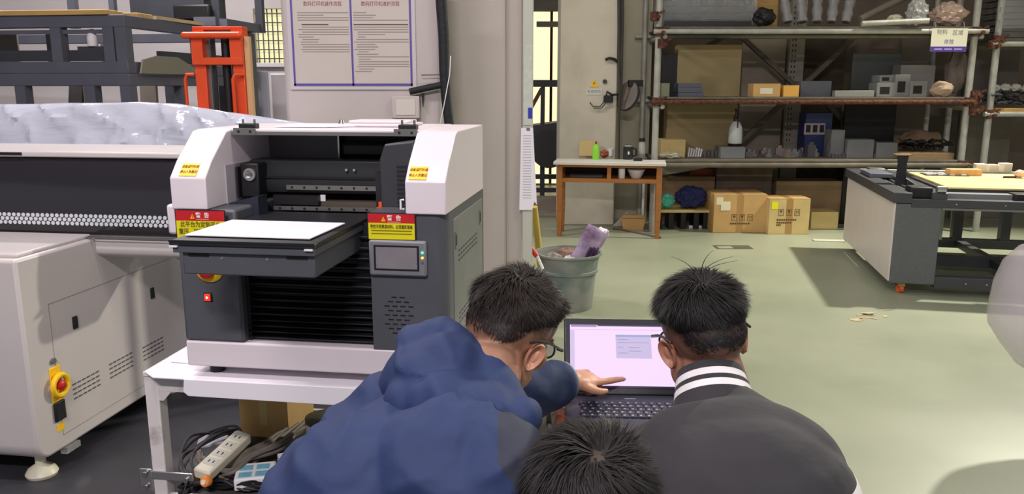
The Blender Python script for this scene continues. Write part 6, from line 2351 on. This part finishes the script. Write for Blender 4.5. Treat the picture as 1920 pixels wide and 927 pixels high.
def body2(mb, B):
    mb.capsule(B @ (T2 @ Vector((0, -.02, -.05))), B @ neck2, .057, .062)
    mb.capsule(B @ neck2, B @ PY(1360, 850, 1.34), .062, .08)
    mb.capsule(B @ PY(1360, 850, 1.34), B @ Vector((.46, 1.02, .50)), .10, .11)
    mb.capsule(B @ shL2, B @ PY(1360, 830, 1.36), .05, .06)
    mb.capsule(B @ shR2, B @ PY(1360, 830, 1.34), .05, .06)
    for sh, hp_, s in ((shL2, hipL2, -1), (shR2, hipR2, 1)):
        el = sh + Vector((s * .06, .10, -.24))
        wr = hp_ + Vector((kd2.x * .3, kd2.y * .3 + .0, .15))
        mb.capsule(B @ sh, B @ el, .042, .036)
        mb.capsule(B @ el, B @ wr, .034, .026)
        mb.ell(B @ (wr + Vector((0, .06, 0))), (.04, .06, .02))
        for q in range(4):
            a0 = wr + Vector((-.027 + q * .018, .10, 0))
            mb.capsule(B @ a0, B @ (a0 + Vector((0, .05 - .006 * abs(q - 1.5), -.015))), .009, .007, 10)
        mb.capsule(B @ (wr + Vector((-s * .03, .05, 0))), B @ (wr + Vector((-s * .06, .10, -.01))), .011, .008, 10)
    squat_legs(mb, B @ hipL2, B @ hipR2, kd2, .065)


style2 = dict(nape=-.085, side=-.012, fade0=.026, fade1=.098, sides=.14, top0=.025, whirl=.45, crown=(-.05, -.50, .86), swirl=.8, len=.050, short=.006, lift=.36, mess=.22, width=.0011, scalp=.95)
man2, TT2, B2 = make_person('person', 'person in a black jacket with white striped collar and glasses facing the laptop', T2, body2, style2, M_hair, (176, 122, 98), (30, 26, 27), 19000, 23, base2)
make_glasses(man2, TT2, mat('black spectacle frame', (26, 26, 32), .35))
# a few long stray strands at the crown
sth = MB()
for (dx, dy, h_, bend) in ((-.010, 0, .052, -.045), (.004, 0, .066, .022), (.010, 0, .048, .055), (.014, .004, .036, .06)):
    p0_ = TT2 @ Vector((dx, -.035, .118))
    pts_ = []
    for i in range(7):
        t = i / 6
        pts_.append(p0_ + Vector((bend * t * t, .0, h_ * (t - .25 * t * t))))
    sth.tube(pts_, .0011, 5, taper=lambda q: 1 - .75 * q)
sth.build('stray_hair', M_hair, man2, smooth=True)
M_blk = cloth_mat('black wool', (46, 45, 49), .25, 14, .85, .05)
M_wsl = cloth_mat('white sleeve', (232, 228, 230), .2, 10)
mk = MB()


def K(p):
    return B2 @ p


mk.capsule(K(PY(1368, 775, 1.37)), K(shR2), .055, .080)
mk.capsule(K(PY(1325, 790, 1.42)), K(shL2), .055, .074)
mk.ell(K(PY(1355, 850, 1.36)), (.12, .085, .085))
mk.ell(K(PY(1370, 900, 1.28)), (.20, .13, .14))
mk.ell(K(PY(1385, 1000, 1.22)), (.215, .16, .20))
mk.capsule(K(Vector((.36, 1.06, .60))), K(Vector((.56, 1.04, .60))), .17, .17)
mk.capsule(K(Vector((.38, 1.04, .48))), K(Vector((.54, 1.02, .48))), .16, .16)
for sh, hp_, s, r in ((shL2, hipL2, -1, .076), (shR2, hipR2, 1, .082)):
    el = sh + Vector((s * .06, .10, -.24))
    wr = hp_ + Vector((kd2.x * .3, kd2.y * .3, .15))
    mk.capsule(K(sh), K(el), r, .068)
    mk.capsule(K(el), K(wr), .068, .045)
km = remeshed(mk, .009, 7, .5)


def wr3(p):
    q = p + Vector((5.1, 2.7, 1.4))
    return (0.5 - abs(noise.noise(Vector((q.x * 5 + q.z * 4, q.y * 4, q.z * 6))))) * .012 + noise.noise(q * 14) * .003


wrinkle(km, wr3)
ko_ = obj_from(km, 'jacket', [M_blk, M_wsl], man2)
axr = Matrix.Translation(Vector(base2))
bmk = bmesh.new()
bmk.from_mesh(km)
for sh, s in ((shR2, 1), (shL2, -1)):
    for co_k, no_k in ((Vector((sh.x + s * .056, 0, 0)), Vector((1, 0, 0))), (Vector((0, 0, sh.z + .012)), Vector((0, 0, 1)))):
        bmesh.ops.bisect_plane(bmk, geom=bmk.verts[:] + bmk.edges[:] + bmk.faces[:], plane_co=co_k - Vector(base2), plane_no=no_k)
bmk.to_mesh(km)
bmk.free()
for p in km.polygons:
    w_ = axr @ p.center
    for sh, s in ((shR2, 1), (shL2, -1)):
        dd = w_ - sh
        # sleeves start below the dropped shoulder seam
        if s * dd.x > .056 and dd.z < .012:
            p.material_index = 1
    
# ribbed collar of five stripes around the neck
cdir = (T2 @ Vector((0, -.01, -.03)) - PY(1345, 790, 1.385)).normalized()
cc = K(PY(1338, 752, 1.405))
ca = Vector((1, 0, 0)) - cdir * cdir.x
ca.normalize()
cb_ = cdir.cross(ca)
stripe_m = [M_blk, M_wsl, M_blk, M_wsl, M_blk]
hts = [-.038, .002, .016, .026, .040, .056]
for k in range(5):
    vs_, fs_ = [], []
    for (h_, ) in ((hts[k],), (hts[k + 1],)):
        rr = .078 - .016 * (max(h_, -.03) + .02) / .076
        for ins in (0, .005):
            for i in range(40):
                t = 2 * math.pi * i / 40
                vs_.append(cc + cdir * h_ + ca * math.cos(t) * (rr - ins) + cb_ * math.sin(t) * (rr - ins) * 1.02)
    for i in range(40):
        j = (i + 1) % 40
        fs_ += [(i, j, 80 + j, 80 + i), (40 + j, 40 + i, 120 + i, 120 + j), (80 + i, 80 + j, 120 + j, 120 + i), (j, i, 40 + i, 40 + j)]
    so = MB().add(vs_, fs_).build('collar_stripe', stripe_m[k], ko_, smooth=True)
tr2 = MB()
squat_legs(tr2, K(hipL2), K(hipR2), kd2, .095)
tr2.capsule(K(hipL2), K(hipR2), .13, .13)
obj_from(remeshed(tr2, .012, 4), 'trousers', cloth_mat('grey trousers', (66, 66, 72)), man2)
shoes(man2, B2, (hipL2, hipR2), kd2)

# ---------------------------------------------------------------- person in front, only the crown of the head in view
c3 = PY(1100, 968, .97)
T3 = head_matrix(c3, 2, 8, 2)
base3 = Vector((.10, .72, 0))
hipL3, hipR3 = Vector((.00, .70, .40)), Vector((.20, .70, .40))
kd3 = Vector((0, .5, 0))
neck3 = T3 @ Vector((0, -.05, -.16))


def body3(mb, B):
    mb.capsule(B @ (T3 @ Vector((0, -.02, -.05))), B @ neck3, .056, .062)
    mb.capsule(B @ neck3, B @ Vector((.10, .72, .50)), .08, .11)
    for s in (-1, 1):
        sh = neck3 + Vector((s * .16, 0, -.06))
        mb.capsule(B @ sh, B @ (neck3 + Vector((0, 0, -.04))), .05, .06)
        el = sh + Vector((s * .04, .06, -.26))
        wr = el + Vector((-s * .03, .20, .0))
        mb.capsule(B @ sh, B @ el, .042, .036)
        mb.capsule(B @ el, B @ wr, .034, .026)
        mb.ell(B @ (wr + Vector((0, .05, 0))), (.038, .055, .02))
        for q in range(4):
            a0 = wr + Vector((-.027 + q * .018, .09, 0))
            mb.capsule(B @ a0, B @ (a0 + Vector((0, .05 - .006 * abs(q - 1.5), -.015))), .009, .007, 10)
        mb.capsule(B @ (wr + Vector((-s * .03, .04, 0))), B @ (wr + Vector((-s * .06, .09, -.01))), .011, .008, 10)
    squat_legs(mb, B @ hipL3, B @ hipR3, kd3, .065)


style3 = dict(nape=-.062, side=-.012, fade0=.0, fade1=.03, sides=.6, top0=.02, whirl=.12, crown=(.06, -.50, .86), swirl=1.3, len=.056, short=.02, lift=.22, mess=.30, width=.0012, scalp=.94)
man3, TT3, B3 = make_person('person', 'person seen from above behind, only the crown of black hair in view', T3, body3, style3, M_hair, (196, 146, 120), (28, 24, 24), 22000, 37, base3)
m3 = MB()


def N(p):
    return B3 @ p


for s in (-1, 1):
    sh = neck3 + Vector((s * .16, 0, -.06))
    el = sh + Vector((s * .04, .06, -.26))
    wr = el + Vector((-s * .03, .20, .0))
    m3.capsule(N(neck3 + Vector((0, -.01, -.05))), N(sh), .075, .075)
    m3.capsule(N(sh), N(el), .072, .058)
    m3.capsule(N(el), N(wr), .058, .042)
m3.ell(N(neck3 + Vector((0, -.01, -.22))), (.19, .12, .24))
m3.ell(N(Vector((.10, .72, .50))), (.19, .14, .18))
obj_from(remeshed(m3, .01, 5), 'sweater', cloth_mat('dark grey sweater', (52, 54, 60)), man3)
tr3 = MB()
squat_legs(tr3, N(hipL3), N(hipR3), kd3, .092)
tr3.capsule(N(hipL3), N(hipR3), .12, .12)
obj_from(remeshed(tr3, .012, 4), 'trousers', cloth_mat('dark trousers', (44, 46, 54)), man3)
shoes(man3, B3, (hipL3, hipR3), kd3)
